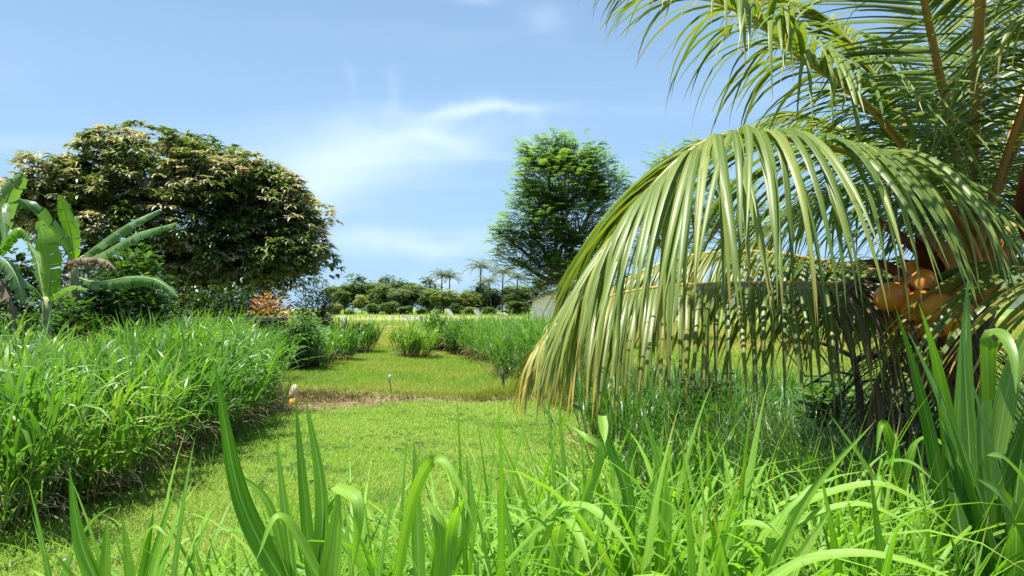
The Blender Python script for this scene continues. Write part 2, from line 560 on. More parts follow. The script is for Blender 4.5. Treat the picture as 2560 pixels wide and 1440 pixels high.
M['banana'] = leaf_mat('banana_leaf', [(0, (.05, .14, .03)), (.4, (.09, .20, .03)), (.75, (.16, .31, .03)), (1, (.20, .36, .035))], trans=.48, tgain=(1.35, 1.5, .35), rough=.4, spec=.4, streak=.06)
M['banana_blue'] = leaf_mat('banana_leaf_waxy', [(0, (.065, .155, .045)), (1, (.15, .26, .085))], trans=.36, tgain=G, rough=.38, spec=.5)
M['banana_dead'] = leaf_mat('dry_banana_leaf', [(0, (.13, .085, .05)), (1, (.30, .22, .15))], trans=.22, tgain=(1.1, 1, .8), rough=.75)
M['banana_rib'] = leaf_mat('banana_midrib', [(0, (.22, .34, .08)), (1, (.36, .45, .14))], trans=.1, rough=.4)
M['banana_stem'] = solid_mat('banana_stem', [(.3, (.22, .26, .10)), (.55, (.33, .33, .17)), (.85, (.20, .14, .08))], 5, .55, .3, .3, stretch=(3, 3, .5))
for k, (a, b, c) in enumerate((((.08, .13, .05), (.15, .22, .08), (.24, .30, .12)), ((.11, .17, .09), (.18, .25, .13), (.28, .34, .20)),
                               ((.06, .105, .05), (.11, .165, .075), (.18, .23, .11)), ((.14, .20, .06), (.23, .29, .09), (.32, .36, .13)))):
    M['far%d' % k] = leaf_mat('far_foliage_%s' % 'abcd'[k], [(0, a), (.5, b), (1, c)], trans=.3, tgain=G, rough=.55)  # paler, greyer leaf colours stand in for distance haze
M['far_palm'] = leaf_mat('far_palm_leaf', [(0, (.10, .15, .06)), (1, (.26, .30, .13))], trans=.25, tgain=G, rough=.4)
M['plaster'] = solid_mat('white_plaster', [(.3, (.62, .64, .66)), (.7, (.78, .79, .80))], 3, .85, .2, .1)
M['rooftile'] = solid_mat('weathered_roof', [(.3, (.14, .10, .085)), (.7, (.26, .20, .17))], 4, .8, .2, .3)
M['oldwall'] = solid_mat('weathered_block', [(.25, (.035, .033, .03)), (.55, (.09, .085, .075)), (.85, (.19, .18, .16))], 4, .95, .15, .6)
M['coping'] = solid_mat('wall_coping', [(.3, (.09, .085, .08)), (.8, (.26, .25, .23))], 5, .9, .2, .4)
M['plastic'] = leaf_mat('white_plastic_film', [(0, (.62, .65, .68)), (1, (.82, .83, .84))], trans=.35, tgain=(1, 1, 1), rough=.35)
M['plastic_b'] = leaf_mat('blue_plastic_film', [(0, (.10, .30, .55)), (1, (.16, .38, .62))], trans=.3, tgain=(1, 1, 1), rough=.35)
M['bamboo'] = solid_mat('bamboo_stick', [(.3, (.16, .12, .07)), (.8, (.34, .28, .16))], 12, .7, .3, .2)
M['wood'] = solid_mat('weathered_post', [(.3, (.05, .04, .03)), (.8, (.16, .13, .10))], 12, .9, .2, .5, stretch=(1, 1, .2))
M['marker'] = solid_mat('boundary_marker', [(.3, (.46, .36, .20)), (.6, (.66, .58, .42)), (.85, (.70, .66, .56))], 9, .85, .2, .4)
M['marker_y'] = solid_mat('yellow_paint', [(.3, (.62, .40, .06)), (.8, (.72, .52, .14))], 9, .6, .3, .2)
M['string'] = solid_mat('pale_string', [(.3, (.5, .5, .46)), (.8, (.7, .7, .66))], 9, .7, .2, 0)
M['branch'] = solid_mat('dead_branch_bark', [(.3, (.03, .022, .018)), (.8, (.10, .08, .065))], 10, .95, .15, .6)


def ground_mat():
    m, N, L = new_mat('ground_soil_and_turf')
    g = N.new('ShaderNodeNewGeometry')
    s = N.new('ShaderNodeSeparateXYZ')
    L.new(g.outputs['Position'], s.inputs[0])
    P_ = g.outputs['Position']
    n1 = nz(N, L, .7, 5, .6, P_)
    n2 = nz(N, L, 9., 6, .65, P_)
    turf = ramp(N, [(.3, (.075, .115, .02)), (.55, (.15, .215, .032)), (.8, (.22, .27, .055))], n2, L)
    turf = mixc(N, L, maprange(N, L, n1, .45, .65, 0, .5), turf, (.20, .21, .06))
    dirt = ramp(N, [(.3, (.15, .10, .055)), (.55, (.30, .215, .13)), (.8, (.42, .33, .21))], n2, L)
    # dry strip and cut bank between lawn and terrace
    yy = mth(N, L, 'ADD', s.outputs[1], mth(N, L, 'MULTIPLY', mth(N, L, 'SUBTRACT', nz(N, L, 1.3, 4, .6, P_), .5), 1.1))
    strip = mth(N, L, 'MULTIPLY', maprange(N, L, yy, 11.55, 12.15), maprange(N, L, yy, 13.6, 13.25))
    wedge = maprange(N, L, mth(N, L, 'ADD', s.outputs[0], mth(N, L, 'MULTIPLY', mth(N, L, 'SUBTRACT', 13.2, yy), 1.4)), -.9, -1.9)
    left = maprange(N, L, s.outputs[0], -3.0, -2.0, 1., 0.)
    bank = mth(N, L, 'MULTIPLY', maprange(N, L, yy, 12.75, 12.95), maprange(N, L, yy, 13.75, 13.4))
    f = mth(N, L, 'MAXIMUM', mth(N, L, 'MULTIPLY', strip, mth(N, L, 'MAXIMUM', mth(N, L, 'MULTIPLY', wedge, .95), left)), mth(N, L, 'MULTIPLY', mth(N, L, 'MULTIPLY', bank, .5), maprange(N, L, s.outputs[0], 1.4, .6)))
    c = mixc(N, L, f, turf, dirt)
    # bare shady litter under the palm and in the tall grass
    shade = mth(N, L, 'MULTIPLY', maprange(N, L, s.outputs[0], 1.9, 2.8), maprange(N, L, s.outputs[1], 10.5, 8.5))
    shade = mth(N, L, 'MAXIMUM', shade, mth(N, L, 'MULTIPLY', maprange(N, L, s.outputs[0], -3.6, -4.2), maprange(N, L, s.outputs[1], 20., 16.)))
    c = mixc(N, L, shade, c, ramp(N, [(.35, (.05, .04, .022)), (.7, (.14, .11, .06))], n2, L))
    # ripening rice and far green paddies, in long plots
    n3 = nz(N, L, .035, 3, .5, P_)
    n4 = nz(N, L, 2.2, 6, .7, P_)
    yb = mth(N, L, 'ADD', s.outputs[1], mth(N, L, 'MULTIPLY', n3, 14.))
    rice = ramp(N, [(.3, (.20, .20, .04)), (.55, (.32, .30, .07)), (.8, (.42, .37, .12))], n4, L)
    gr = ramp(N, [(.3, (.10, .17, .03)), (.7, (.22, .30, .07))], n4, L)
    rice = mixc(N, L, maprange(N, L, yb, 66., 78.), rice, gr)
    rice = mixc(N, L, mth(N, L, 'MULTIPLY', maprange(N, L, yb, 100., 106.), maprange(N, L, yb, 150., 140.)), rice, (.27, .30, .09))
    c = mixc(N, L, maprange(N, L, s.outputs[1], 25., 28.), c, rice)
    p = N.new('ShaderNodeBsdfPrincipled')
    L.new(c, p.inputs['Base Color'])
    p.inputs['Roughness'].default_value = .95
    p.inputs['Specular IOR Level'].default_value = .1
    b = N.new('ShaderNodeBump')
    b.inputs['Strength'].default_value = .6
    b.inputs['Distance'].default_value = .04
    L.new(n2, b.inputs['Height'])
    L.new(b.outputs[0], p.inputs['Normal'])
    o = N.new('ShaderNodeOutputMaterial')
    L.new(p.outputs[0], o.inputs[0])
    return m


M['ground'] = ground_mat()
# ------------------------------------------------------------------ the ground
def bank_y(x):
    return 13.25 + .10 * np.sin(x * 1.7 + .4) + .06 * np.sin(x * 4.1 + 1.)


def gz(x, y):
    x, y = np.asarray(x, float), np.asarray(y, float)
    rise = .11 + .07 * sstep((-1.5 - x) / 2.)
    z = rise * sstep((y - bank_y(x) + .10) / .22)
    und = .018 * np.sin(x * .9 + .3) * np.sin(y * .7) + .012 * np.sin(x * 2.3 + y * 1.9)
    return z + und * np.clip(1.2 - y / 60., 0, 1)


def grid_axis(segs):
    out = []
    for a, b, n in segs:
        out += list(np.linspace(a, b, n, endpoint=False))
    return np.array(out + [segs[-1][1]])


gx = grid_axis([(-2200, -200, 6), (-200, -14, 12), (-14, 14, 180), (14, 200, 12), (200, 2200, 6)])
gy = grid_axis([(-60, -2, 8), (-2, 12.2, 70), (12.2, 14.4, 44), (14.4, 40, 60), (40, 300, 26), (300, 3200, 8)])
XX, YY = np.meshgrid(gx, gy, indexing='ij')
V = np.stack([XX, YY, gz(XX, YY)], -1).reshape(-1, 3)
nx, ny = len(gx), len(gy)
ii = np.arange(nx - 1)[:, None] * ny + np.arange(ny - 1)[None]
Q = np.stack([ii, ii + ny, ii + ny + 1, ii + 1], -1).reshape(-1, 4)
g = Acc().add(V, Q).build('ground', M['ground'])
g['kind'] = 'structure'
g['label'] = 'lawn, dry earth bank, terrace and rice field ground'


def scatter(n, x0, x1, y0, y1, keep=None, bias=1.0):
    """random ground points, denser near the camera (bias > 1)"""
    u = U(0, 1, n)
    y = y0 + (y1 - y0) * u ** bias
    x = U(0, 1, n) * (x1 - x0) + x0
    p = np.stack([x, y], -1)
    if keep is not None:
        p = p[keep(p[:, 0], p[:, 1])]
    return np.column_stack([p, gz(p[:, 0], p[:, 1])])


def in_view(x, y, m=.6):
    return np.abs(x) < .71 * y + m


def pnoise(x, y, f):
    return .5 + .25 * (np.sin(x * f + 1.3) * np.sin(y * f * 1.1 + .7) + np.sin(x * f * 2.3 + y * f * 1.7) * .6 + np.sin(y * f * 2.9 - x * f * .8 + 2.) * .4)


def short_grass(name, label, mat, pts, h, w, lean=(.2, 1.2)):
    n = len(pts)
    v, q, a = blades(pts, U(0, 6.283, n), U(lean[0] * .4, lean[0] + .3, n), U(lean[0] + .3, lean[1] + .5, n), h, w, segs=2, cols=2, fold=0)
    o = Acc().add(v, q, a).build(name, mat, kind='stuff', smooth=False)
    o['label'], o['category'] = label, 'grass'
    return o


# lawn in front of the bank, worn thin over the dry strip
def lawn_keep(x, y):
    dry = (y > 11.95 + .5 * np.sin(x * 2.1) * .5) & (x < -1.7 - (13.2 - y) * 1.1 + U(-.7, .7, len(x)))
    return in_view(x, y) & (x > -4.4 + .3 * np.sin(y * 2)) & (x < 3.5) & (y < bank_y(x) - .05) & (~dry | (U(0, 1, len(x)) < .06))


p = scatter(330000, -4.6, 3.5, 3.6, 13.4, lawn_keep, 1.25)
d = p[:, 1]
short_grass('lawn_grass', 'short bright green lawn between the tall grass and the palm', M['lawn'], p, U(.035, .085, len(p)) * (.8 + d * .03), U(.005, .010, len(p)) * (.7 + d * .05), (.5, 1.3))
# taller tufts that stick out of the lawn near the camera
p = scatter(5000, -4, 2.5, 3.4, 8, lambda x, y: in_view(x, y) & (pnoise(x, y, 1.6) > .5), 1.4)
short_grass('lawn_tuft_grass', 'thin taller blades standing out of the near lawn', M['lawn'], p, U(.10, .28, len(p)), U(.005, .008, len(p)), (.1, .6))


p = scatter(1500, -4, 2.6, 3.8, 13, lambda x, y: in_view(x, y) & (pnoise(x, y, 1.1) > .52), 1.2)
n_ = len(p)
c_ = np.repeat(p, 6, 0)
w_ = blades(c_ + [0, 0, .02], np.tile(np.arange(6) * 1.05, n_) + U(-.3, .3, n_ * 6), U(.6, 1.1, n_ * 6), U(1.3, 1.8, n_ * 6), U(.035, .075, n_ * 6), U(.016, .03, n_ * 6), segs=3, prof='oval', rnd=np.repeat(U(0, 1, n_), 6))
o_ = Acc().add(*w_).build('lawn_weeds', M['shrub'], kind='stuff')
o_['label'], o_['category'] = 'small broad-leaved weeds scattered through the lawn', 'weeds'


def terr_keep(x, y):
    return (np.abs(x) < .71 * y + .5) & (x > -6.5) & (x < 1.6 + (y - 14) * .15) & (y > bank_y(x) - .02)


p = scatter(150000, -6.5, 4, 13.1, 28, terr_keep, 1.3)
right = sstep((p[:, 0] + 1.5) / 1.5) * sstep((26 - p[:, 1]) / 6)
short_grass('terrace_grass', 'longer fresh green grass on the raised terrace behind the dry strip', M['terr'], p,
            U(.06, .14, len(p)) * (1 + 1.3 * right), U(.007, .013, len(p)) * (.6 + p[:, 1] * .03), (.15, .8))
# dry straw hanging over the cut bank and lying on the strip
p = scatter(9000, -4.5, .9, 12.9, 13.45, lambda x, y: (np.abs(y - bank_y(x)) < .16) & (U(0, 1, len(x)) < .16 + .75 * (x < -2.6)))
n = len(p)
short_grass('bank_straw', 'dry brown straw along the cut edge of the terrace', M['dead'], p + [0, 0, .01], U(.08, .22, n), U(.007, .012, n), (.6, 1.9))
p = scatter(16000, -4.5, .6, 11.7, 13.2, lambda x, y: (x < -1.6 - (13.2 - y) * 1.1 + U(-.8, .8, len(x))))
short_grass('straw_litter', 'flat dry clippings on the bare brown strip beside the lawn', M['dead'], p + [0, 0, .004], U(.04, .12, len(p)), U(.006, .012, len(p)), (1.35, 1.45))


def rice_keep(x, y):
    return (np.abs(x) < .71 * y + 1) & ~((np.abs(y - 33.5 - x * .02) < .25) | (np.abs(y - 46 + x * .03) < .35) | (np.abs(y - 58) < .4))


p = scatter(150000, -32, 48, 27, 70, rice_keep, 1.7)
n = len(p)
short_grass('rice_plants', 'yellow green ripening rice filling the field behind the hedges', M['rice'], p, U(.25, .5, n) * (.6 + .4 * sstep((p[:, 1] - 27) / 6)), U(.012, .022, n) * (.5 + p[:, 1] * .022), (.1, .9))
p = scatter(14000, -60, 75, 70, 200, lambda x, y: (np.abs(x) < .71 * y) & (pnoise(x, y, .09) > .56), 1.3)
n = len(p)
short_grass('paddy_weeds', 'bright green weeds on the far paddy dykes', M['terr'], p, U(.3, .8, n), U(.08, .2, n), (.1, .9))
# near right field seen under the palm
p = scatter(60000, 1.5, 16, 10.5, 27, lambda x, y: (x < .71 * y + .5) & (x > 2.2), 1.3)
n = len(p)
short_grass('side_field_grass', 'sunlit pale green grass of the field behind the palm', M['terr'], p, U(.10, .22, n), U(.010, .018, n) * (.6 + p[:, 1] * .03), (.15, .8))


# ------------------------------------------------------------------ trees
def foliage(acc, centers, r, per, L, W, droop=(.7, 1.6), segs=2, prof='lance', rnd=None, m=0, up=.25, cols=2):
    """leaves spread through balls around the centres"""
    c = np.repeat(np.asarray(centers, float), per, 0)
    n = len(c)
    d = rng.normal(size=(n, 3))
    d[:, 2] += up
    d /= np.linalg.norm(d, axis=1)[:, None]
    rr = np.repeat(np.broadcast_to(r, (len(centers),)), per) * U(.25, 1, n) ** .45
    b = c + d * rr[:, None]
    ph = np.arctan2(d[:, 1], d[:, 0]) + U(-.8, .8, n)
    t0 = U(droop[0] - .4, droop[0] + .4, n)
    t1 = U(droop[1] - .4, droop[1] + .4, n)
    rn = None if rnd is None else np.clip(np.repeat(np.broadcast_to(rnd, (len(centers),)), per) + U(-.22, .22, n), 0, 1)
    acc.add(*blades(b, ph, t0, t1, U(.75, 1.2, n) * L, U(.8, 1.2, n) * W, segs=segs, cols=cols, prof=prof, rnd=rn, tw0=U(-.5, .5, n), tw1=U(-.5, .5, n)), m=m)


def limb(acc, a, b, r0, r1, bow=.12, n=7, sides=6, m=0):
    a, b = np.asarray(a, float), np.asarray(b, float)
    L_ = np.linalg.norm(b - a)
    mid1 = a + (b - a) * .35 + rng.normal(size=3) * L_ * bow
    mid2 = a + (b - a) * .7 + rng.normal(size=3) * L_ * bow + [0, 0, L_ * .04]
    pth = smooth_path([a, mid1, mid2, b], n)
    acc.add(**tube(pth, np.linspace(r0, r1, n), sides), m=m)
    return pth


def ell_points(n, c, r, zmin=-.5, shell=.75):
    out = []
    while len(out) < n:
        d = rng.normal(size=3)
        d /= np.linalg.norm(d)
        if d[2] < zmin:
            continue
        out.append(np.asarray(c) + d * np.asarray(r) * U(shell, 1.0))
    return np.array(out)


def inside(p, c, r, k=.72):
    return (((p - np.asarray(c)) / (np.asarray(r) * k)) ** 2).sum(1) < 1


# --- the mango tree on the left
def mango_tree():
    Y = 24.
    s = Y / F
    root_p = at(440, 800, Y)
    root_p[2] = gz(root_p[0], root_p[1])
    root = thing('mango_tree', 'big spreading mango tree with tan young leaves behind the dark wall', 'tree', root_p)
    ells = [((385, 450), (190, 142), 3.2), ((215, 500), (150, 100), 2.6), ((560, 480), (110, 95), 2.4), ((700, 560), (125, 88), 2.4), ((415, 585), (330, 85), 3.4), ((712, 640), (90, 60), 2.0), ((600, 640), (150, 85), 2.6), ((125, 535), (80, 72), 2.0), ((335, 640), (205, 80), 3.0), ((570, 690), (190, 62), 2.6), ((670, 505), (85, 62), 1.8)]
    E = [(at(c[0], c[1], Y + U(-.5, .5)), np.array([r[0] * s, dz, r[1] * s])) for c, r, dz in ells]
    domes = []
    for k, (c, r) in enumerate(E):
        n = int(28 + 30 * r[0] * r[2] / 5)
        pts = ell_points(n, c, r * .86, -.7, .72)
        for j, (c2, r2) in enumerate(E):
            if j != k:
                pts = pts[~inside(pts, c2, r2, .68)]
        domes.append(pts)
    domes = np.concatenate(domes)
    nd = len(domes)
    R = U(.34, .82, nd)
    per = 22
    dc = np.repeat(domes, per, 0)
    n = len(dc)
    d = rng.normal(size=(n, 3))
    d[:, 2] = np.abs(d[:, 2]) * 1.1 - .45
    d /= np.linalg.norm(d, axis=1)[:, None]
    rc = dc + d * (np.repeat(R, per) * U(.75, 1.05, n))[:, None] * [1.05, 1.05, .95]
    # each flush of young leaves is tan, older ones green
    tone = np.where(U(0, 1, nd) < .45, U(.55, .98, nd), U(.15, .55, nd))
    tone = np.clip(np.repeat(tone, per) + U(-.2, .2, n), 0, 1)
    leaves = Acc()
    k = 11
    b = np.repeat(rc, k, 0)
    N_ = len(b)
    el_ = np.repeat(np.clip(d[:, 2], -1, 1), k)
    ph = np.where(el_ > .7, U(0, 6.28, N_), np.repeat(np.arctan2(d[:, 1], d[:, 0]), k) + U(-1.5, 1.5, N_))
    leaves.add(*blades(b, ph, U(.6, 1.3, N_) + .3 * (1 - el_), U(1.8, 2.9, N_), U(.26, .42, N_), U(.070, .105, N_), segs=3, cols=2, prof='lance', rnd=np.clip(np.repeat(tone, k) + U(-.12, .12, N_), 0, 1), tw0=U(-.4, .4, N_)))
    # inner and hanging leaves
    inner = np.concatenate([ell_points(int(110 * r[0] * r[2] / 5), c, r * .8, -1, .3) for c, r in E])
    foliage(leaves, inner, .35, 10, .26, .07, (1.2, 2.3), rnd=U(.05, .45, len(inner)))
    leaves.build('crown', M['mango'], root, root_p, kind='stuff')
    w = Acc()
    fork = at(440, 690, Y)
    w.add(**tube(smooth_path([root_p, root_p + (fork - root_p) * .5 + [.12, 0, 0], fork], 8), np.linspace(.34, .25, 8), 10))
    hubs = []
    for c, r in E:
        h = c - [0, 0, r[2] * .35]
        limb(w, fork, h, .17, .07, .10, 9, 7)
        hubs.append(h)
    hubs = np.array(hubs)
    for p_ in domes:
        h = hubs[np.argmin(((hubs - p_) ** 2).sum(1))]
        limb(w, h, p_, .045, .012, .10, 6, 4)
    w.build('trunk', M['bark'], root, root_p)


mango_tree()


# --- feathery tree right of the field
def feather_tree(name, label, trunk_px, fork_py, ells, Y, n_leaf, bark, leaf_len=.38, dens=1.0):
    s = Y / F
    root_p = at(trunk_px, 790, Y)
    root_p[2] = gz(root_p[0], root_p[1])
    root = thing(name, label, 'tree', root_p)
    E = [(at(c[0], c[1], Y + dy), np.array([r[0] * s, dz, r[1] * s])) for c, r, dz, dy in ells]
    w = Acc()
    fork = at(trunk_px + 5, fork_py, Y)
    w.add(**tube(smooth_path([root_p, at(trunk_px + 14, fork_py + 40, Y), fork], 9), np.linspace(.25, .18, 9), 10))
    leaves = Acc()
    for c, r in E:
        h = c - [0, 0, r[2] * .5]
        limb(w, fork - [0, 0, .2], h, .10, .04, .07, 9, 7)
        n = int(n_leaf * r[0] * r[2])
        tw = ell_points(max(6, n // 8), c, r * .93, -.8, .55)
        for p_ in tw[::2]:
            limb(w, h, p_, .03, .008, .1, 5, 4)
        # each twig carries several pinnate leaves
        k = 8
        b = np.repeat(tw, k, 0) + rng.normal(size=(len(tw) * k, 3)) * .20
        out = b - c
        ph = np.arctan2(out[:, 1], out[:, 0]) + U(-1.0, 1.0, len(b))
        t0, t1, Ln = U(.4, 1.2, len(b)), U(1.5, 2.3, len(b)), U(.8, 1.25, len(b)) * leaf_len
        rn = np.clip(np.repeat(U(0, 1, len(tw)), k) * .7 + U(0, .4, len(b)), 0, 1)
        m_ = 8
        for j in range(m_):
            t = (j + .7) / m_
            th = t0 + (t1 - t0) * t * .5
            pos = b + np.stack([np.sin(th) * np.cos(ph), np.sin(th) * np.sin(ph), np.cos(th)], -1) * (Ln * t)[:, None]
            for sd in (-1, 1):
                nn = len(b)
                leaves.add(*blades(pos, ph + sd * U(.9, 1.3, nn), t0 + .5 + U(-.2, .2, nn), t1 + U(-.2, .3, nn), U(.09, .14, nn) * (1.15 - .5 * abs(t - .45)), U(.045, .065, nn), segs=2, cols=2, prof='oval', rnd=rn, fold=0))
    leaves.build('crown', M['feather'], root, root_p, kind='stuff', smooth=False)
    w.build('trunk', bark, root, root_p)


feather_tree('feathery_tree', 'upright feathery tree with bright green pinnate leaves beside the white house', 1392, 690,
             [((1400, 470), (120, 100), 1.9, 0), ((1330, 560), (80, 70), 1.4, -.4), ((1440, 560), (105, 100), 1.7, .3), ((1375, 400), (75, 55), 1.2, .2),
              ((1450, 410), (75, 55), 1.2, -.2), ((1375, 640), (90, 50), 1.5, 0), ((1280, 585), (45, 45), .8, -.6), ((1510, 470), (55, 60), 1., 0), ((1490, 650), (80, 50), 1.2, .4), ((1310, 645), (75, 42), 1.2, .2), ((1410, 670), (90, 35), 1.4, -.3), ((1450, 720), (75, 40), 1.2, .6), ((1345, 705), (50, 30), .9, .6)], 28., 440, M['bark_pale'])
feather_tree('feathery_tree', 'second feathery tree standing half hidden behind the arching palm frond', 1720, 720,
             [((1700, 420), (85, 60), 1.5, 0), ((1660, 560), (130, 110), 1.8, 0), ((1830, 540), (120, 110), 1.8, .5), ((1760, 380), (50, 45), .9, 0)], 33., 170, M['bark_pale'])


# --- shrubs, under and beside the mango tree
def shrub(name, label, px, py_top, py_base, halfw, Y, mat, L, W, n_c, per, prof='oval', droop=(.7, 1.7), depth=None, cat='shrub', group=None, r=.3, ground=True):
    s = Y / F
    c = at(px, (py_top + py_base) / 2, Y)
    base = np.array([c[0], c[1], gz(c[0], c[1]) if ground else at(px, py_base, Y)[2]])
    root = thing(name, label, cat, base, group)
    top = at(px, py_top, Y)[2]
    rr = np.array([halfw * s, depth or halfw * s * .8, (top - base[2]) * .52])
    cc = np.array([c[0], c[1], base[2] + (top - base[2]) * .5])
    pts = ell_points(n_c, cc, rr * .9, -.9, .45)
    st = Acc()
    for p_ in pts[::3]:
        limb(st, base + rng.normal(size=3) * [.08, .08, 0], p_, .03, .008, .08, 5, 4)
    st.build('stem', M['branch'], root, base)
    a = Acc()
    foliage(a, pts, r, per, L, W, droop, segs=2, prof=prof, rnd=U(.1, .9, n_c))
    a.build('foliage', mat, root, base, kind='stuff')
    return root


SH = [
    ('glossy round-leaved shrub in front of the mango trunk beside the banana leaves', 330, 610, 830, 105, 15., 'shrub', .15, .10, 110, 28),
    ('dark leafy shrub at the left edge below the banana leaves', 20, 640, 850, 80, 12.5, 'shrub_dk', .16, .10, 60, 24),
    ('leafy shrub hiding the foot of the taller banana plant', 190, 735, 850, 60, 11.9, 'shrub', .15, .09, 50, 24),
    ('ragged shrub just right of the young banana stem', 255, 690, 850, 60, 12.8, 'shrub_dk', .16, .09, 60, 24),
    ('small pale shrub at the left frame edge before the banana leaves', 45, 730, 850, 50, 10.6, 'shrub', .13, .08, 40, 22),
    ('low dark shrub between the two banana stems', 200, 720, 850, 85, 14., 'shrub_dk', .15, .09, 60, 24),
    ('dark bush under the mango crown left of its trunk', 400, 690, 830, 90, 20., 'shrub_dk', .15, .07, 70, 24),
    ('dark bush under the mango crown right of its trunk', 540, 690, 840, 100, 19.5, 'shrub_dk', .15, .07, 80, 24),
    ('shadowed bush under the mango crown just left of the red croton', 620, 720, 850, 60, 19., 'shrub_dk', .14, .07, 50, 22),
    ('grey green small-leaved bush right of the red croton', 785, 692, 830, 62, 30., 'shrub_dk', .17, .07, 95, 28),
]
for lab, px, a_, b_, hw, Y, mt, L_, W_, nc, per in SH:
    shrub('leafy_shrub', lab, px, a_, b_, hw, Y, M[mt], L_, W_, nc, per)
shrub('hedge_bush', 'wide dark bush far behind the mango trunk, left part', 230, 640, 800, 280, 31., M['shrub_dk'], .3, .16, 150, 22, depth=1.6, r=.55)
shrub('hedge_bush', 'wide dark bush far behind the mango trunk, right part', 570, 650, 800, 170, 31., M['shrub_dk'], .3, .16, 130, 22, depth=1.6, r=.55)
shrub('croton_shrub', 'croton shrub with red and yellow leaves over the dark wall', 682, 740, 830, 42, 18.5, M['croton'], .17, .06, 46, 20, prof='lance')
shrub('cassava_shrub', 'pale blue green cassava shrub right of the dark wall', 752, 780, 850, 44, 17.5, M['cassava'], .15, .05, 60, 26, prof='lance', droop=(1.0, 1.9))
shrub('cassava_shrub', 'small pale cassava sprout just above the larger cassava shrub', 788, 768, 840, 13, 18.2, M['cassava'], .13, .05, 14, 22, prof='lance', droop=(1.0, 1.9), r=.16)


# --- dark block wall at the left
def wall():
    a, b = at(-60, 800, 16.2), at(712, 800, 17.4)
    a[2] = b[2] = 0
    top = 1.46
    d = b - a
    Ln = np.linalg.norm(d[:2])
    rz = math.atan2(d[1], d[0])
    root = thing('garden_wall', 'old dark block wall below the mango tree', 'wall', a)
    ux = d / Ln
    core = Acc().add(**box((a + b) / 2 + [0, .03, (top - .1) / 2], (Ln, .10, top - .1), rz))
    core.build('wall_core', M['oldwall'], root, a, smooth=False)
    bl, bh = .40, .20
    me = Acc().add(**box((0, 0, 0), (bl - .012, .15, bh - .012))).mesh('block', M['oldwall'], smooth=False)
    cnt = 0
    for r_ in range(6, -1, -1):
        nb = int(Ln / bl)
        for k in range(nb):
            x = (k + (.5 if r_ % 2 else 0.0) + .5) * bl
            if x > Ln - .2 or cnt >= 300:
                continue
            o = bpy.data.objects.new('block', me)
            scene.collection.objects.link(o)
            o.parent = root
            pos = ux * x + np.array([0, 0, r_ * bh + bh / 2]) + np.array([-ux[1], ux[0], 0]) * U(-.006, .006)
            o.location = pos
            o.rotation_euler = (0, 0, rz)
            cnt += 1
    Acc().add(**box((a + b) / 2 + [0, 0, top - .02], (Ln + .1, .24, .07), rz)).build('coping', M['coping'], root, a, smooth=False)


wall()


# --- bananas
def banana_leaf(parent, org, pts, width, face, mat, tears=9, droop=.35, rnd=None, ragged=.12, fold=.1):
    """midrib through pts, blade on both sides split into strips that hang unevenly"""
    n = 26
    P_ = smooth_path(pts, n)
    T = np.gradient(P_, axis=0)
    T /= np.linalg.norm(T, axis=1)[:, None]
    S = np.cross(T, np.asarray(face, float))
    S /= np.linalg.norm(S, axis=1)[:, None]
    Nn = np.cross(S, T)
    leaf = Acc()
    rv = U(.2, .9) if rnd is None else rnd
    for sd in (-1, 1):
        cuts = np.sort(np.concatenate([[.10, 1.0], np.clip(np.linspace(.14, .96, tears) + U(-.035, .035, tears), .12, .98)])) if tears else np.array([.10, 1.0])
        for a_, b_ in zip(cuts[:-1], cuts[1:]):
            ang = droop * U(.2, 1.5) + (U(0, .5) if tears else 0)
            k = max(3, int((b_ - a_) * 26))
            ts = np.linspace(a_, b_, k)
            mid_t = (a_ + b_) / 2
            gap = (U(.05, .30) if U(0, 1) < .55 else .0) if tears else 0.
            mcol = 5
            rows = []
            att = []
            lag = U(.0, .06) if tears else .05
            for t in ts:
                wd = width * .5 * max(.05, math.sin(math.pi * min(1, (t - .05) / .95 * .93 + .05)) ** .55) * (1 - ragged * U(0, 1))
                for c in np.linspace(0, 1, mcol):
                    f = (mid_t + (t - mid_t) * (1 - gap * c)) * (n - 1)
                    i = min(int(f), n - 2)
                    u = f - i
                    p0, t0, s0, n0 = [A_[i] * (1 - u) + A_[i + 1] * u for A_ in (P_, T, S, Nn)]
                    an = ang * c + fold
                    rows.append(p0 + sd * s0 * wd * c * math.cos(an) - n0 * wd * c * math.sin(an) + t0 * wd * c * (.18 + lag))
                    att.append((np.clip(rv + U(-.02, .02), 0, 1), t, .5 + sd * .5 * c))
            i = np.arange(k - 1)[:, None] * mcol + np.arange(mcol - 1)[None]
            q = np.stack([i, i + 1, i + mcol + 1, i + mcol], -1).reshape(-1, 4)
            leaf.add(rows, q, att)
    lo = leaf.build('leaf', mat, parent, org)
    r = Acc().add(**tube(P_ - Nn * .004, np.linspace(.024, .004, n) * max(.6, width / .5), 6, U(.2, .9)))
    r.build('midrib', M['banana_rib'] if mat is not M['banana_dead'] else M['banana_dead'], lo, (0, 0, 0))
    lo.children[0].data.transform(mathutils.Matrix.Translation([-c for c in org]))
    return lo


def banana(label, stem, leaves, rad=.09):
    a, b = at(*stem[0]), at(*stem[1])
    a[2] = gz(a[0], a[1])
    root = thing('banana_plant', label, 'banana plant', a, 'banana plants at the left edge')
    pth = smooth_path([a, a + (b - a) * .5 + [.03, 0, 0], b], 10)
    Acc().add(**tube(pth, np.linspace(rad * 1.2, rad * .62, 10), 12)).build('stem', M['banana_stem'], root, a)
    for pts, w, face, mt, tears, droop, rnd in leaves:
        w *= .78
        banana_leaf(root, a, [at(*q) for q in pts], w, face, M[mt], int(tears * (2 if mt == 'banana_dead' else 1.7)), droop * 1.2, rnd, .6 if mt == 'banana_dead' else .16)
    return root


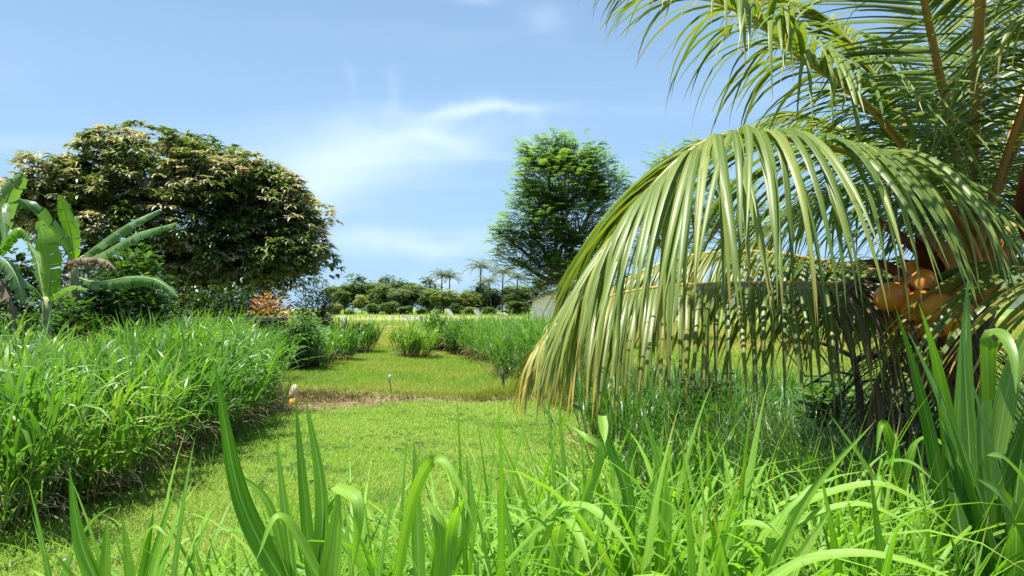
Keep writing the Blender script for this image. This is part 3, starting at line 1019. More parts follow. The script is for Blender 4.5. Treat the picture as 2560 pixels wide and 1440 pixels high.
fc = (0.1, -1, .25)      # blade turned to the camera
upw = (0, -.25, 1)
banana('young banana plant with one broad upright leaf and a pale stem', ((104, 840, 11.), (118, 742, 11.)), [
    ([(116, 762, 11.), (122, 720, 10.95), (120, 660, 10.9), (110, 600, 10.85), (96, 553, 10.9)], .50, fc, 'banana', 6, .10, .92),
    ([(118, 760, 11.), (140, 735, 10.8), (180, 715, 10.5), (220, 722, 10.3)], .25, upw, 'banana', 4, .4, .7),
    ([(116, 760, 11.), (85, 720, 10.8), (50, 700, 10.6), (20, 712, 10.5)], .36, upw, 'banana_blue', 6, .5, .5),
    ([(116, 765, 11.), (100, 690, 11.1), (92, 650, 11.2), (70, 610, 11.3)], .30, fc, 'banana', 5, .2, .6),
])
banana('taller banana plant with long torn leaves spreading towards the mango tree', ((186, 840, 12.6), (184, 650, 12.6)), [
    ([(184, 668, 12.6), (182, 620, 12.5), (170, 550, 12.4), (148, 488, 12.3)], .40, (.5, -1, .2), 'banana', 4, .15, .95),
    ([(184, 660, 12.6), (160, 620, 12.4), (110, 560, 12.1), (60, 505, 11.8), (10, 478, 11.6)], .52, (-.3, -.7, .7), 'banana_blue', 4, .25, .3),
    ([(186, 660, 12.6), (240, 615, 12.7), (320, 560, 12.9), (402, 522, 13.1)], .42, (.1, -.6, 1), 'banana_blue', 14, .55, .7),
    ([(188, 665, 12.6), (260, 630, 12.3), (340, 585, 12.1), (440, 556, 12.0)], .44, (.1, -.7, 1), 'banana_blue', 14, .45, .95),
    ([(186, 690, 12.6), (240, 705, 12.0), (320, 694, 11.7), (390, 700, 11.5), (446, 742, 11.4)], .46, (0, -.9, .8), 'banana_blue', 16, .5, .6),
    ([(184, 680, 12.6), (165, 665, 12.2), (200, 645, 12.0), (260, 648, 11.9), (288, 672, 11.8)], .50, (0, -.1, 1), 'banana_dead', 9, 1.25, .5),
    ([(184, 680, 12.6), (205, 640, 12.8), (260, 640, 13), (300, 690, 13.1)], .40, upw, 'banana', 8, .6, .4),
    ([(182, 700, 12.6), (150, 690, 12.3), (120, 740, 12.1), (100, 800, 12.)], .40, (-.2, -.3, 1), 'banana_dead', 9, 1.1, .3),
    ([(184, 672, 12.6), (165, 600, 13.), (178, 560, 13.4), (190, 540, 13.6)], .38, fc, 'banana_blue', 5, .3, .2),
], .11)
banana('banana plant at the very left edge with pale grey green drooping leaves', ((-40, 850, 10.2), (-20, 640, 10.2)), [
    ([(-20, 660, 10.2), (0, 560, 10.), (25, 480, 9.8), (60, 435, 9.7)], .42, (.7, -1, .2), 'banana_blue', 3, .2, .9),
    ([(-20, 650, 10.2), (-5, 560, 9.9), (5, 520, 9.7), (10, 600, 9.5)], .30, fc, 'banana_blue', 5, .3, .7),
    ([(-20, 660, 10.2), (20, 590, 10.2), (50, 570, 10.2), (75, 600, 10.2)], .42, upw, 'banana', 8, .7, .8),
    ([(-20, 670, 10.2), (10, 650, 10.), (40, 690, 9.9), (62, 760, 9.9)], .46, (.2, -.5, 1), 'banana_blue', 9, .6, .5),
    ([(-20, 670, 10.2), (0, 700, 10.1), (30, 760, 10.), (40, 830, 10.)], .40, (.2, -.5, 1), 'banana_dead', 9, 1.0, .2),
])


# ------------------------------------------------------------------ far side of the field
def far_tree_mesh(seed_mat, lob, hgt, wid):
    a = Acc()
    cs = []
    for _ in range(lob):
        d = rng.normal(size=3)
        d /= np.linalg.norm(d)
        cs.append(np.array([0, 0, hgt * .52]) + d * np.array([wid, wid, hgt * .44]) * U(.35, .95))
    cs = np.array(cs)
    cs[:, 0] *= U(.7, 1.4)
    cs[:, :2] += rng.normal(size=2) * wid * .2
    foliage(a, cs, U(.08, .2, lob) * hgt, 90, hgt * .085, hgt * .06, (.9, 1.9), segs=2, prof='oval', rnd=np.clip(rng.normal(.5, .25, lob), 0, 1))
    t = Acc()
    t.add(**tube(smooth_path([(0, 0, 0), (.1, 0, hgt * .25), (0, 0, hgt * .6)], 6), np.linspace(.03, .012, 6) * hgt, 6))
    for c in cs[::4]:
        limb(t, (0, 0, hgt * .3), c, .012 * hgt, .004 * hgt, .05, 4, 4)
    return a.mesh('crown', seed_mat), t.mesh('trunk', M['bark'])


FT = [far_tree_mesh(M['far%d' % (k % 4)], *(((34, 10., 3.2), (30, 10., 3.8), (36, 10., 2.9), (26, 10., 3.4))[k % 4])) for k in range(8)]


def far_palm_mesh():
    t = Acc()
    H = 12.
    top = np.array([U(-.6, .6), U(-.4, .4), H])
    pth = smooth_path([(0, 0, 0), top * [.3, .3, .5], top], 8)
    t.add(**tube(pth, np.linspace(.20, .13, 8), 7))
    fr = []
    for k in range(20):
        a = Acc()
        ph = k * 2.4 + U(-.3, .3)
        th0 = .25 + 1.5 * (k / 20.)
        L_ = U(3.2, 4.0)
        m_ = 13
        t_ = np.linspace(0, 1, m_)
        th = th0 + 1.3 * t_ ** 1.4
        dd = np.stack([np.sin(th) * math.cos(ph), np.sin(th) * math.sin(ph), np.cos(th)], -1) * L_ / m_
        pp = top + np.cumsum(dd, 0)
        a.add(**tube(np.vstack([top, pp]), np.linspace(.06, .02, m_ + 1), 4))
        rep = 2
        b = np.repeat(pp[1:], rep, 0) + rng.normal(size=(len(pp[1:]) * rep, 3)) * .08
        n = len(b)
        for sd in (-1, 1):
            a.add(*blades(b, ph + sd * U(.7, 1.1, n), U(1.3, 1.7, n), U(2.3, 2.9, n), U(.7, 1.1, n), U(.10, .15, n), segs=2, prof='leaflet', fold=0))
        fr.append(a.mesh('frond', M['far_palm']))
    return t.mesh('trunk', M['bark']), fr


FP = [far_palm_mesh() for _ in range(2)]


def put(name, me, parent):
    o = bpy.data.objects.new(name, me)
    scene.collection.objects.link(o)
    o.parent = parent
    return o


ORD = ['first', 'second', 'third', 'fourth', 'fifth', 'sixth', 'seventh', 'eighth', 'ninth', 'tenth', 'eleventh', 'twelfth', 'thirteenth', 'fourteenth', 'fifteenth', 'sixteenth', 'seventeenth', 'eighteenth', 'nineteenth', 'twentieth', 'twenty-first', 'twenty-second', 'twenty-third', 'twenty-fourth', 'twenty-fifth', 'twenty-sixth']
# (px, top py, distance, mesh, width factor)
row_back = [(835, 700, 235, 1, 1.0), (885, 692, 240, 5, 1.1), (930, 690, 238, 1, 1.0), (975, 694, 240, 5, .95), (1025, 689, 236, 1, 1.0), (1070, 698, 240, 5, 1.0), (1150, 722, 240, 1, 1.2), (1215, 705, 238, 5, 1.0), (1285, 700, 236, 1, 1.1), (1340, 700, 240, 5, 1.1), (1470, 690, 236, 1, 1.3), (1580, 690, 240, 5, 1.3), (2120, 640, 240, 2, 1.5), (2230, 632, 238, 6, 1.5)]
row_front = [(862, 722, 185, 0, .9), (905, 732, 178, 3, .8), (945, 712, 188, 4, .9), (990, 716, 184, 1, .85), (1030, 705, 186, 0, .9), (1075, 720, 182, 2, .9), (1108, 715, 176, 3, 1.), (1165, 722, 180, 7, 1.), (1190, 708, 188, 6, .9), (1232, 722, 184, 2, .9), (1275, 735, 178, 4, .9), (1315, 715, 186, 6, .9), (1560, 705, 186, 2, 1.2), (1660, 710, 180, 0, 1.2), (2090, 690, 182, 4, 1.3), (2200, 700, 182, 0, 1.3)]


def far_row(rows, what, group):
    for k, (px, py, Y, mi, wf) in enumerate(rows):
        b = at(px, 785, Y)
        b[2] = 0
        h = at(px, py, Y)[2]
        o = thing('broadleaf_tree', '%s tree from the left in the %s' % (ORD[k], what), 'tree', b, group)
        sc = h / 10.
        o.scale = (sc * wf * 1.3, sc * wf * 1.3, sc)
        o.rotation_euler = (0, 0, U(0, 6.28))
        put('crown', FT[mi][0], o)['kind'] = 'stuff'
        put('trunk', FT[mi][1], o)


far_row(row_back, 'pale back row of far trees', 'far trees, back row')
far_row(row_front, 'front row of far trees', 'far trees, front row')
bush = [(840, 758, 170, 7), (880, 765, 168, 3), (925, 757, 170, 0), (965, 752, 166, 4), (1005, 760, 168, 1), (1050, 755, 170, 6), (1095, 762, 166, 5), (1140, 756, 170, 2), (1180, 762, 165, 7), (1222, 756, 168, 0), (1262, 760, 140, 2), (1300, 752, 150, 4)]
for k, (px, py, Y, mi) in enumerate(bush):
    b = at(px, 786, Y)
    b[2] = -.4
    sc = (at(px, py + U(-14, 14), Y)[2] + .4) / 10.
    o = thing('field_edge_bush', '%s bush from the left along the foot of the far trees' % ORD[k], 'bush', b, 'bushes at the far field edge')
    o.scale = (sc * U(1.4, 2.6), sc * U(1.4, 2.2), sc)
    o.rotation_euler = (0, 0, U(0, 6.28))
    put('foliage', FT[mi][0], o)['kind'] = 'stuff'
    put('stem', FT[mi][1], o)
palms = [(1103, 684, 190, 0, 'thin far coconut palm left of the pale cumulus, left of a pair'), (1124, 688, 192, 1, 'thin far coconut palm left of the pale cumulus, right of a pair'),
         (1200, 662, 185, 1, 'tallest far coconut palm standing above the tree line'), (1256, 676, 182, 0, 'bushy far coconut palm just right of the tallest far palm'),
         (1228, 700, 176, 1, 'lower far coconut palm between the two bigger far palms'), (1292, 690, 178, 0, 'far coconut palm nearest to the feathery tree'),
         (1002, 728, 174, 1, 'short far coconut palm in the middle of the tree line'), (1600, 650, 180, 0, 'far coconut palm seen through the drooping fronds')]
for px, py, Y, mi, lab in palms:
    b = at(px, 786, Y)
    b[2] = 0
    sc = (at(px, py, Y)[2]) / 12.6
    o = thing('far_coconut_palm', lab, 'palm tree', b, 'far coconut palms')
    o.scale = (max(sc, .85) * 1.25,) * 2 + (sc,)
    o.rotation_euler = (0, 0, U(0, 6.28))
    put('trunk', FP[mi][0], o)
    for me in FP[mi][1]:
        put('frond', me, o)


# --- hills right behind the palm
def hill():
    n = 60
    xs = np.linspace(150, 1500, n)
    h = 55 * sstep((xs - 150) / 500) * (1 + .15 * np.sin(xs / 60.) + .07 * np.sin(xs / 23.))
    V = []
    for f, y in ((0, 880), (.6, 960), (1, 1050), (0.9, 1300)):
        V += [(x, y + 20 * math.sin(x / 90.), hh * f - 2) for x, hh in zip(xs, h)]
    i = np.arange(3)[:, None] * n + np.arange(n - 1)[None]
    o = Acc().add(V, np.stack([i, i + 1, i + n + 1, i + n], -1).reshape(-1, 4)).build('hills', solid_mat('wooded_hill', [(.3, (.05, .08, .05)), (.7, (.10, .14, .08))], .02, 1., .1, .0), kind='structure')
    return o


hill()


# --- white house behind the feathery tree
def house():
    Y = 62.
    a = at(1337, 800, Y)
    a[2] = 0
    root = thing('white_house', 'small white house with a grey brown gable roof behind the feathery tree', 'house', a)
    W_, D_, H_, R_ = 6.0, 8.0, 2.35, 1.15
    x0, y0 = a[0], a[1]
    v = [(x0, y0, 0), (x0 + W_, y0, 0), (x0 + W_, y0, H_), (x0 + W_ / 2, y0, H_ + R_), (x0, y0, H_)]
    vb = [(x, y + D_, z) for x, y, z in v]
    w = Acc()
    V = np.array(v + vb)
    w.add(V, [[0, 1, 2, 4], [5, 9, 7, 6], [0, 4, 9, 5], [1, 6, 7, 2]], T=[[4, 2, 3], [9, 8, 7]])
    w.build('wall', M['plaster'], root, a, smooth=False)
    for sd in (0, 1):
        ex, rx = (x0 - .45, x0 + W_ / 2) if sd == 0 else (x0 + W_ + .45, x0 + W_ / 2)
        ez = H_ - .45 * R_ / (W_ / 2)
        top = [(ex, y0 - .5, ez + .05), (rx, y0 - .5, H_ + R_ + .05), (rx, y0 + D_ + .5, H_ + R_ + .05), (ex, y0 + D_ + .5, ez + .05)]
        bot = [(x, y, z - .0) for x, y, z in top]
        V = np.array([(x, y, z + .14) for x, y, z in top] + bot)
        Acc().add(V, [[0, 1, 2, 3], [7, 6, 5, 4], [0, 4, 5, 1], [1, 5, 6, 2], [2, 6, 7, 3], [3, 7, 4, 0]]).build('roof', M['rooftile'], root, a, smooth=False)
    win = Acc().add(**box((x0 + 3.4, y0 - .02, 1.3), (1.2, .06, 1.1)))
    wo = win.build('window', M['oldwall'], root, a, smooth=False)


house()


# --- plastic bird scarers in the field
def scarer(px, py, w, h, Y, lab, blue=False, lean=0.0):
    c = at(px, py, Y)
    s = Y / F
    b = np.array([c[0] + U(-.1, .1), c[1] + .02, float(gz(c[0], c[1]))])
    root = thing('bird_scarer', lab, 'bird scarer', b, 'plastic bird scarers on sticks in the rice field')
    top = c + [0, 0.02, h * s * .55]
    Acc().add(**tube([b, (b + top) / 2 + [.02, 0, 0], top], [.015, .013, .009], 5)).build('stick', M['bamboo'], root, b)
    nx_, nz_ = 7, 7
    V, A = [], []
    ph = U(0, 6)
    for i in range(nz_):
        t = i / (nz_ - 1)
        for j in range(nx_):
            u = j / (nx_ - 1) - .5
            ww = w * s * (.35 + .65 * math.sin(math.pi * min(1, t * .8 + .15)))
            V.append(top + [u * ww + lean * w * s * t, .10 * math.sin(u * 7 + ph + 2 * t) * w * s + .02, -t * h * s * (1 - .25 * abs(math.sin(u * 4 + ph)))])
            A.append((U(.3, 1), t, u + .5))
    i = np.arange(nz_ - 1)[:, None] * nx_ + np.arange(nx_ - 1)[None]
    Acc().add(V, np.stack([i, i + 1, i + nx_ + 1, i + nx_], -1).reshape(-1, 4), A).build('plastic_sheet', M['plastic_b' if blue else 'plastic'], root, b)


scarer(890, 778, 12, 14, 75, 'white plastic scrap farthest left above the far dyke')
scarer(930, 794, 8, 12, 62, 'small white plastic scrap left of the row of scarers')
scarer(961, 792, 7, 8, 60, 'tiny white scrap second in the row of scarers')
scarer(982, 796, 10, 12, 55, 'narrow white bag on a stick left of the widest white bag')
scarer(1009, 796, 24, 14, 52, 'widest white plastic bag in the middle of the field', lean=.4)
scarer(1024, 799, 8, 10, 50, 'small white scrap just right of the widest bag')
scarer(1038, 797, 12, 9, 54, 'flat white scrap left of the blue plastic')
scarer(1053, 800, 9, 17, 50, 'blue plastic strip on a stick in the rice field', True)
scarer(1063, 798, 6, 10, 52, 'thin white scrap touching the blue plastic on its right')
scarer(1085, 793, 12, 7, 58, 'flat pale scrap well right of the blue plastic')
scarer(1117, 783, 15, 20, 40, 'large slanted white bag above the middle of the right hedge', lean=.8)
scarer(1189, 786, 16, 22, 38, 'large slanted white bag above the right hedge nearer the house', lean=.8)
scarer(1253, 787, 26, 10, 36, 'grey white sheet sagging over the right hedge near the house', lean=.3)
scarer(856, 803, 12, 16, 34, 'grey plastic scrap just above the dark clump at the left hedge')
scarer(817, 794, 22, 10, 36, 'pale torn sheet beside the cassava shrub', lean=.2)


def strand(label, a, b, sag=.06, r=.012):
    pth = np.array([a + (b - a) * t - np.array([0, 0, sag * 4 * t * (1 - t)]) for t in np.linspace(0, 1, 12)])
    o = Acc().add(**tube(pth - a, r, 5)).build('field_string', M['string'], None)
    o.location = a
    tag(o, label, 'string')


strand('pale string stretched low across the rice, nearer of two', at(800, 826, 34.), at(985, 829, 34.5))
strand('pale string stretched low across the rice, farther of two', at(840, 816, 42.), at(1075, 812, 44.))


# --- small things by the dry strip
def stake():
    b = at(978, 985, 13.4)
    b[2] = gz(b[0], b[1])
    root = thing('marker_stake', 'thin stick with a small white plastic cap on the terrace edge', 'stake', b)
    t = at(974, 950, 13.4)
    Acc().add(**tube([b, (b + t) / 2 + [.006, 0, 0], t], [.010, .009, .008], 6)).build('stick', M['wood'], root, b)
    c = at(974, 943, 13.4)
    k = blob(c, (.028, .026, .05), 12, 8, .12, (0.1, .15, 0), .25)
    Acc().add(**k).build('plastic_cap', M['plastic'], root, b)


stake()


def post():
    b = at(1258, 982, 13.6)
    b[2] = gz(b[0], b[1])
    t = at(1256, 926, 13.6)
    pth = smooth_path([b, (b + t) / 2 + [.008, 0, 0], t], 6)
    o = Acc().add(**tube(pth - b, np.array([.028, .026, .027, .025, .025, .022]), 8)).build('wooden_post', M['wood'])
    o.location = b
    tag(o, 'short dark wooden post at the right end of the terrace edge', 'post')


post()


def marker():
    b = at(733, 996, 12.75)
    b[2] = gz(b[0], b[1]) - .01
    t = at(733, 958, 12.75)
    h = t[2] - b[2]
    root = thing('boundary_stone', 'small rounded pale stone marker with a yellow foot on the straw bank', 'stone', b)
    Acc().add(**blob(b + [0, 0, h * .58], (.066, .060, h * .36), 14, 9, .10, (0, .2, .3), .1)).build('stone_head', M['marker'], root, b)
    Acc().add(**blob(b + [.01, 0, h * .20], (.078, .07, h * .30), 14, 8, .10, (0, 0, .2), -.1)).build('yellow_foot', M['marker_y'], root, b)


marker()
# ------------------------------------------------------------------ tall grass
def grass_stand(acc, base, H, lean_phi, lean, nleaf=8, Lr=(.55, .95), Wr=(.020, .038), segs=6, dead=2, cols=2, lo=.22, culm=True, m=(0, 1, 2), stiff=0.0, tone=None):
    """tall grass stems with arching leaves; materials m = leaf, culm, dry leaf"""
    base = np.asarray(base, float)
    n = len(base)
    H = np.broadcast_to(H, (n,))
    lv = np.stack([np.cos(lean_phi) * np.sin(lean), np.sin(lean_phi) * np.sin(lean), np.cos(lean)], -1)
    ph0 = U(0, 6.28, n)
    for j in range(nleaf):
        f = (j + U(.2, .8, n)) / nleaf
        hh = H * (lo + (.72 - lo) * f)
        b = base + lv * hh[:, None]
        ph = ph0 + j * np.pi + U(-.7, .7, n)
        ph = np.where(U(0, 1, n) < .5, ph, lean_phi + U(-.9, .9, n))
        L_ = U(*Lr, n) * (.75 + .35 * np.sin(np.pi * np.clip(f, 0, 1))) * (H / 1.4) ** .5
        t0 = .62 - .5 * f + U(-.1, .12, n)
        t1 = np.where(U(0, 1, n) < .25 + stiff, U(.35, 1.1, n), U(1.5, 2.75, n)) * (1.05 - .25 * f)
        kt, ka = U(.35, .75, n), np.where(U(0, 1, n) < .2, U(.6, 1.4, n), 0)
        rn = U(0, 1, n) if tone is None else np.clip(tone + U(-.3, .3, n), 0, 1)
        acc.add(*blades(b, ph, np.abs(t0), t1, L_, U(*Wr, n), segs=segs, cols=cols, pw=U(1.3, 2.4, n), tw0=U(-.3, .3, n), tw1=U(-.9, .9, n), kt=kt, ka=ka, fold=.25, rnd=rn, curl=U(-.4, .4, n)), m=m[0])
    for j in range(dead):
        hh = H * U(.08, .42, n)
        b = base + lv * hh[:, None]
        acc.add(*blades(b, lean_phi + U(-1.6, 1.6, n), U(.5, 1.1, n), U(2.2, 2.9, n), U(.3, .65, n), U(.010, .020, n), segs=4, tw0=U(-.5, .5, n), tw1=U(-1.5, 1.5, n), fold=0), m=m[2])
    if culm:
        k = 3
        pts = base[:, None] + lv[:, None] * (H[:, None] * np.linspace(0, .72, k)[None])[..., None]
        a = np.arange(3) * 2.094
        off = np.stack([np.cos(a), np.sin(a), np.zeros(3)], -1)
        V = pts[:, :, None] + off[None, None] * np.array([.009, .008, .005])[None, :, None, None]
        A = np.stack([np.broadcast_to(U(0, 1, n)[:, None, None], V.shape[:3]), np.broadcast_to(np.linspace(0, 1, k)[None, :, None], V.shape[:3]), np.full(V.shape[:3], .5)], -1)
        q = np.array([[r * 3 + c, r * 3 + (c + 1) % 3, (r + 1) * 3 + (c + 1) % 3, (r + 1) * 3 + c] for r in range(k - 1) for c in range(3)])
        acc.add(V.reshape(-1, 3), (np.arange(n)[:, None, None] * (k * 3) + q[None]).reshape(-1, 4), A.reshape(-1, 3), m=m[1])


ELE = lambda: [M['ele'], M['culm'], M['dead']]


def clump_points(cx, cy, r, n):
    a, q = U(0, 6.28, n), r * np.sqrt(U(0, 1, n))
    x, y = cx + q * np.cos(a), cy + q * np.sin(a)
    return np.column_stack([x, y, gz(x, y)]), a, .05 + .28 * q / r + U(-.05, .1, n)


def grass_clump(label, cx, cy, r, n, H, tone=.5, group=None, nleaf=8, **k):
    p, a, l = clump_points(cx, cy, r, n)
    org = np.array([cx, cy, float(gz(cx, cy))])
    A_ = Acc()
    grass_stand(A_, p, U(.7, 1.08, n) * H, a, l * 1.35, nleaf=nleaf, tone=tone, m=(0, 1, 2), Wr=(.024, .044), **k)
    o = A_.build('elephant_grass_clump', ELE(), None, org)
    o['kind'] = 'thing'
    del o['kind']
    return tag(o, label, 'grass clump', group)


# left bank: a mass of stems, thickened in clumps
def left_bank():
    cs = []
    for _ in range(185):
        y = U(5.6, 16.)
        x1 = -4.05 - .04 * (y - 5.5)
        x0 = -.71 * y - 1.6
        if x1 - .35 > x0:
            cs.append((U(x0, x1 - .62), y))
    A_ = Acc()
    for cx, cy in cs:
        pn = float(pnoise(cx, cy, 1.9))
        if pn < .36:
            continue
        n = int(U(20, 38))
        p, a, l = clump_points(cx, cy, U(.26, .48), n)
        grass_stand(A_, p, U(.75, 1.08, n) * (1.0 + .62 * pn) * U(.8, 1.12), a, l * 1.3, nleaf=8, tone=U(.0, .95), segs=5, Wr=(.024, .044))
    for _ in range(95):
        cy = U(5.3, 12.2)
        n = int(U(5, 10))
        p, a, l = clump_points(-3.85 - .05 * (cy - 5.5) + U(-.25, .22), cy, U(.08, .22), n)
        grass_stand(A_, p, U(.6, 1.1, n) * U(.28, .75), a, l * 1.8, nleaf=6, Lr=(.35, .7), Wr=(.012, .026), tone=U(.2, .95), segs=5, lo=.05, culm=False, dead=1)
    o = A_.build('tall_grass_bank', ELE(), kind='stuff')
    o['label'], o['category'] = 'dense mass of tall green elephant grass left of the lawn', 'grass'


left_bank()
front = [(-4.05, 5.65, .42, 46, 1.38, .6, 'bushy grass clump at the near left end of the grass bank'),
         (-4.6, 6.0, .45, 46, 1.5, .45, 'grass clump at the left frame edge behind the nearest clump'),
         (-3.85, 6.55, .34, 44, 1.15, .85, 'yellow green grass clump second along the lawn edge'),
         (-3.9, 7.5, .36, 46, 1.38, .45, 'spiky grass clump third along the lawn edge'),
         (-3.95, 8.5, .36, 48, 1.22, .12, 'dark grass clump fourth along the lawn edge'),
         (-4.05, 9.5, .40, 54, 1.48, .30, 'tall dark grass clump in the middle of the lawn edge'),
         (-4.15, 10.45, .36, 50, 1.25, .65, 'dense grass clump just before the end of the bank'),
         (-4.42, 11.5, .44, 84, 1.46, .12, 'rounded dark green grass clump at the far end of the lawn edge'),
         (-4.9, 12.2, .5, 50, 1.40, .5, 'grass clump behind the rounded end clump')]
for cx, cy, r, n, H, tn, lab in front:
    grass_clump(lab, cx, cy, r, n, H, tn, 'clumps along the left grass bank')
mid = [(735, 905, 20.0, .50, 60, 1.08, .6, 'bright grass clump left on the terrace below the cassava shrub'),
       (775, 915, 19.0, .48, 60, .98, .55, 'leafy grass clump second from the left on the terrace'),
       (700, 900, 18.0, .6, 60, 1.2, .5, 'grass clump joining the terrace to the left grass bank'),
       (840, 908, 20.5, .46, 70, 1.0, .3, 'dark upright grass clump in the middle of the terrace edge'),
       (885, 888, 24.5, .55, 90, 1.15, .15, 'darkest grass clump left of the gap to the rice field'),
       (1032, 893, 22.5, .46, 80, 1.0, .9, 'yellow green grass clump right of the gap to the rice field')]
for px, py, Y, r, n, H, tn, lab in mid:
    c = at(px, py, Y)
    grass_clump(lab, c[0], c[1], r, n, H, tn, 'clumps at the back of the terrace', segs=5)


# right hedge of grass, from the gap to the palm
def right_hedge():
    A_ = Acc()
    line = [at(1075, 880, 27.), at(1180, 890, 24.), at(1250, 915, 20.5), at(1300, 950, 16.5), at(1330, 985, 14.5)]
    line = smooth_path([(p_[0], p_[1], 0) for p_ in line], 60)
    for p_ in line:
        for _ in range(4):
            cx, cy = p_[0] + U(-.25, 1.5), p_[1] + U(-.4, 1.4)
            n = int(U(10, 18))
            q, a, l = clump_points(cx, cy, U(.3, .5), n)
            grass_stand(A_, q, U(.7, 1.05, n) * U(1.0, 1.45), a, l + .1, nleaf=7, tone=U(.1, .95), segs=5, Wr=(.018, .032))
    o = A_.build('right_grass_hedge', ELE(), kind='stuff')
    o['label'], o['category'] = 'sloping hedge of tall grass right of the terrace', 'grass'


right_hedge()
shrub('hedge_shrub', 'small dark broadleaved shrub inside the right grass hedge', 1088, 792, 880, 26, 26., M['shrub'], .16, .09, 40, 22)
shrub('hedge_shrub', 'light green leafy shrub in the middle of the right grass hedge', 1150, 800, 890, 34, 24., M['shrub'], .14, .07, 50, 22)


def young_plant():
    b = at(1322, 800, 21.)
    b[2] = gz(b[0], b[1])
    root = thing('young_tree', 'thin young plant with a yellow top leaf in front of the white house', 'plant', b)
    t = at(1318, 752, 21.)
    pth = smooth_path([b, (b + t) / 2 + [.05, 0, 0], t], 8)
    Acc().add(**tube(pth, np.linspace(.03, .014, 8), 6)).build('stem', M['branch'], root, b)
    for k in range(9):
        p_ = pth[3 + k % 5]
        A_ = Acc().add(*blades([p_], [k * 2.4], [.4 if k < 3 else .9], [.9 if k < 3 else 2.0], [U(.22, .36)], [.08], segs=5, cols=3, prof='lance', rnd=.9 if k < 3 else .4))
        A_.build('leaf', M['croton'] if k == 0 else M['shrub'], root, b)


young_plant()


# thin shaded grass right of the lawn, under the fronds
def right_thicket():
    A_ = Acc()
    edge = smooth_path([(.05, 14.4, 0), (.55, 12.6, 0), (1.25, 11.4, 0), (1.62, 9.6, 0), (1.9, 8.0, 0), (2.05, 6.3, 0), (1.9, 5., 0), (1.5, 4.1, 0)], 90)
    for p_ in edge:
        for _ in range(5):
            off = abs(rng.normal()) * .65
            cx, cy = p_[0] + .18 + off, p_[1] + U(-.2, .4)
            n = int(U(7, 12))
            q, a, l = clump_points(cx, cy, U(.12, .3), n)
            hh = U(.55, 1.0) * (1.0 if cx < 2.6 else .6)
            grass_stand(A_, q, U(.7, 1.1, n) * hh, a, l * 1.6, nleaf=6, Lr=(.4, .8), Wr=(.007, .014), segs=5, dead=0 if U(0, 1) < .6 else 1, tone=U(.1, .9), lo=.05, culm=False)
    o = A_.build('thin_grass_thicket', [M['thin'], M['culm'], M['dead']], kind='stuff')
    o['label'], o['category'] = 'thin arching grass growing along the right lawn edge under the fronds', 'grass'
    B_ = Acc()
    for _ in range(330):
        cx, cy = U(1.2, 5.2), U(3.0, 9.5)
        if cx > .71 * cy + .4:
            continue
        n = int(U(6, 11))
        q, a, l = clump_points(cx, cy, U(.15, .4), n)
        grass_stand(B_, q, U(.6, 1.1, n) * U(.35, .8), a, l * 1.8, nleaf=6, Lr=(.35, .8), Wr=(.012, .028), segs=5, dead=2, tone=U(.0, .6), lo=.03, culm=False)
    o = B_.build('shade_undergrowth', [M['ele_dark'], M['culm'], M['dead']], kind='stuff')  # dark cane leaf tone puts the palm's shade into the grass colour
    o['label'], o['category'] = 'low shaded undergrowth of grass under the coconut palm', 'grass'
    C_ = Acc()
    for _ in range(120):
        px_ = U(1480, 2560)
        cy = U(7.6, 10.8)
        if 2170 < px_ < 2310:
            continue
        n = int(U(8, 14))
        q, a, l = clump_points((px_ - 1280) / F * cy, cy, U(.2, .4), n)
        grass_stand(C_, q, U(.7, 1.1, n) * U(.75, 1.12), a, l * 1.4, nleaf=7, Lr=(.4, .8), Wr=(.010, .022), segs=5, dead=1, tone=U(.0, .6), lo=.1, culm=False)
    o = C_.build('shaded_grass_stand', [M['ele_dark'], M['culm'], M['dead']], kind='stuff')  # dark cane tone again, deepening the shade under the palm by leaf colour
    o['label'], o['category'] = 'tall dark grass standing behind the palm before the sunlit field', 'grass'
    D_ = Acc()
    n = 1500
    x, y = U(1.6, 4.6, n), U(3.6, 8.5, n)
    b = np.column_stack([x, y, gz(x, y) + U(.01, .28, n) * np.exp(-((x - 2.9) / 1.1) ** 2)])
    D_.add(*blades(b, U(0, 6.28, n), U(1.2, 1.7, n), U(1.4, 2.0, n), U(.25, .8, n), U(.008, .022, n), segs=4, tw0=U(-1, 1, n), tw1=U(-1, 1, n), fold=.1))
    o = D_.build('frond_litter', M['frond_d'], kind='stuff')
    o['label'], o['category'] = 'brown fallen palm leaflets littering the ground under the palm', 'litter'


right_thicket()


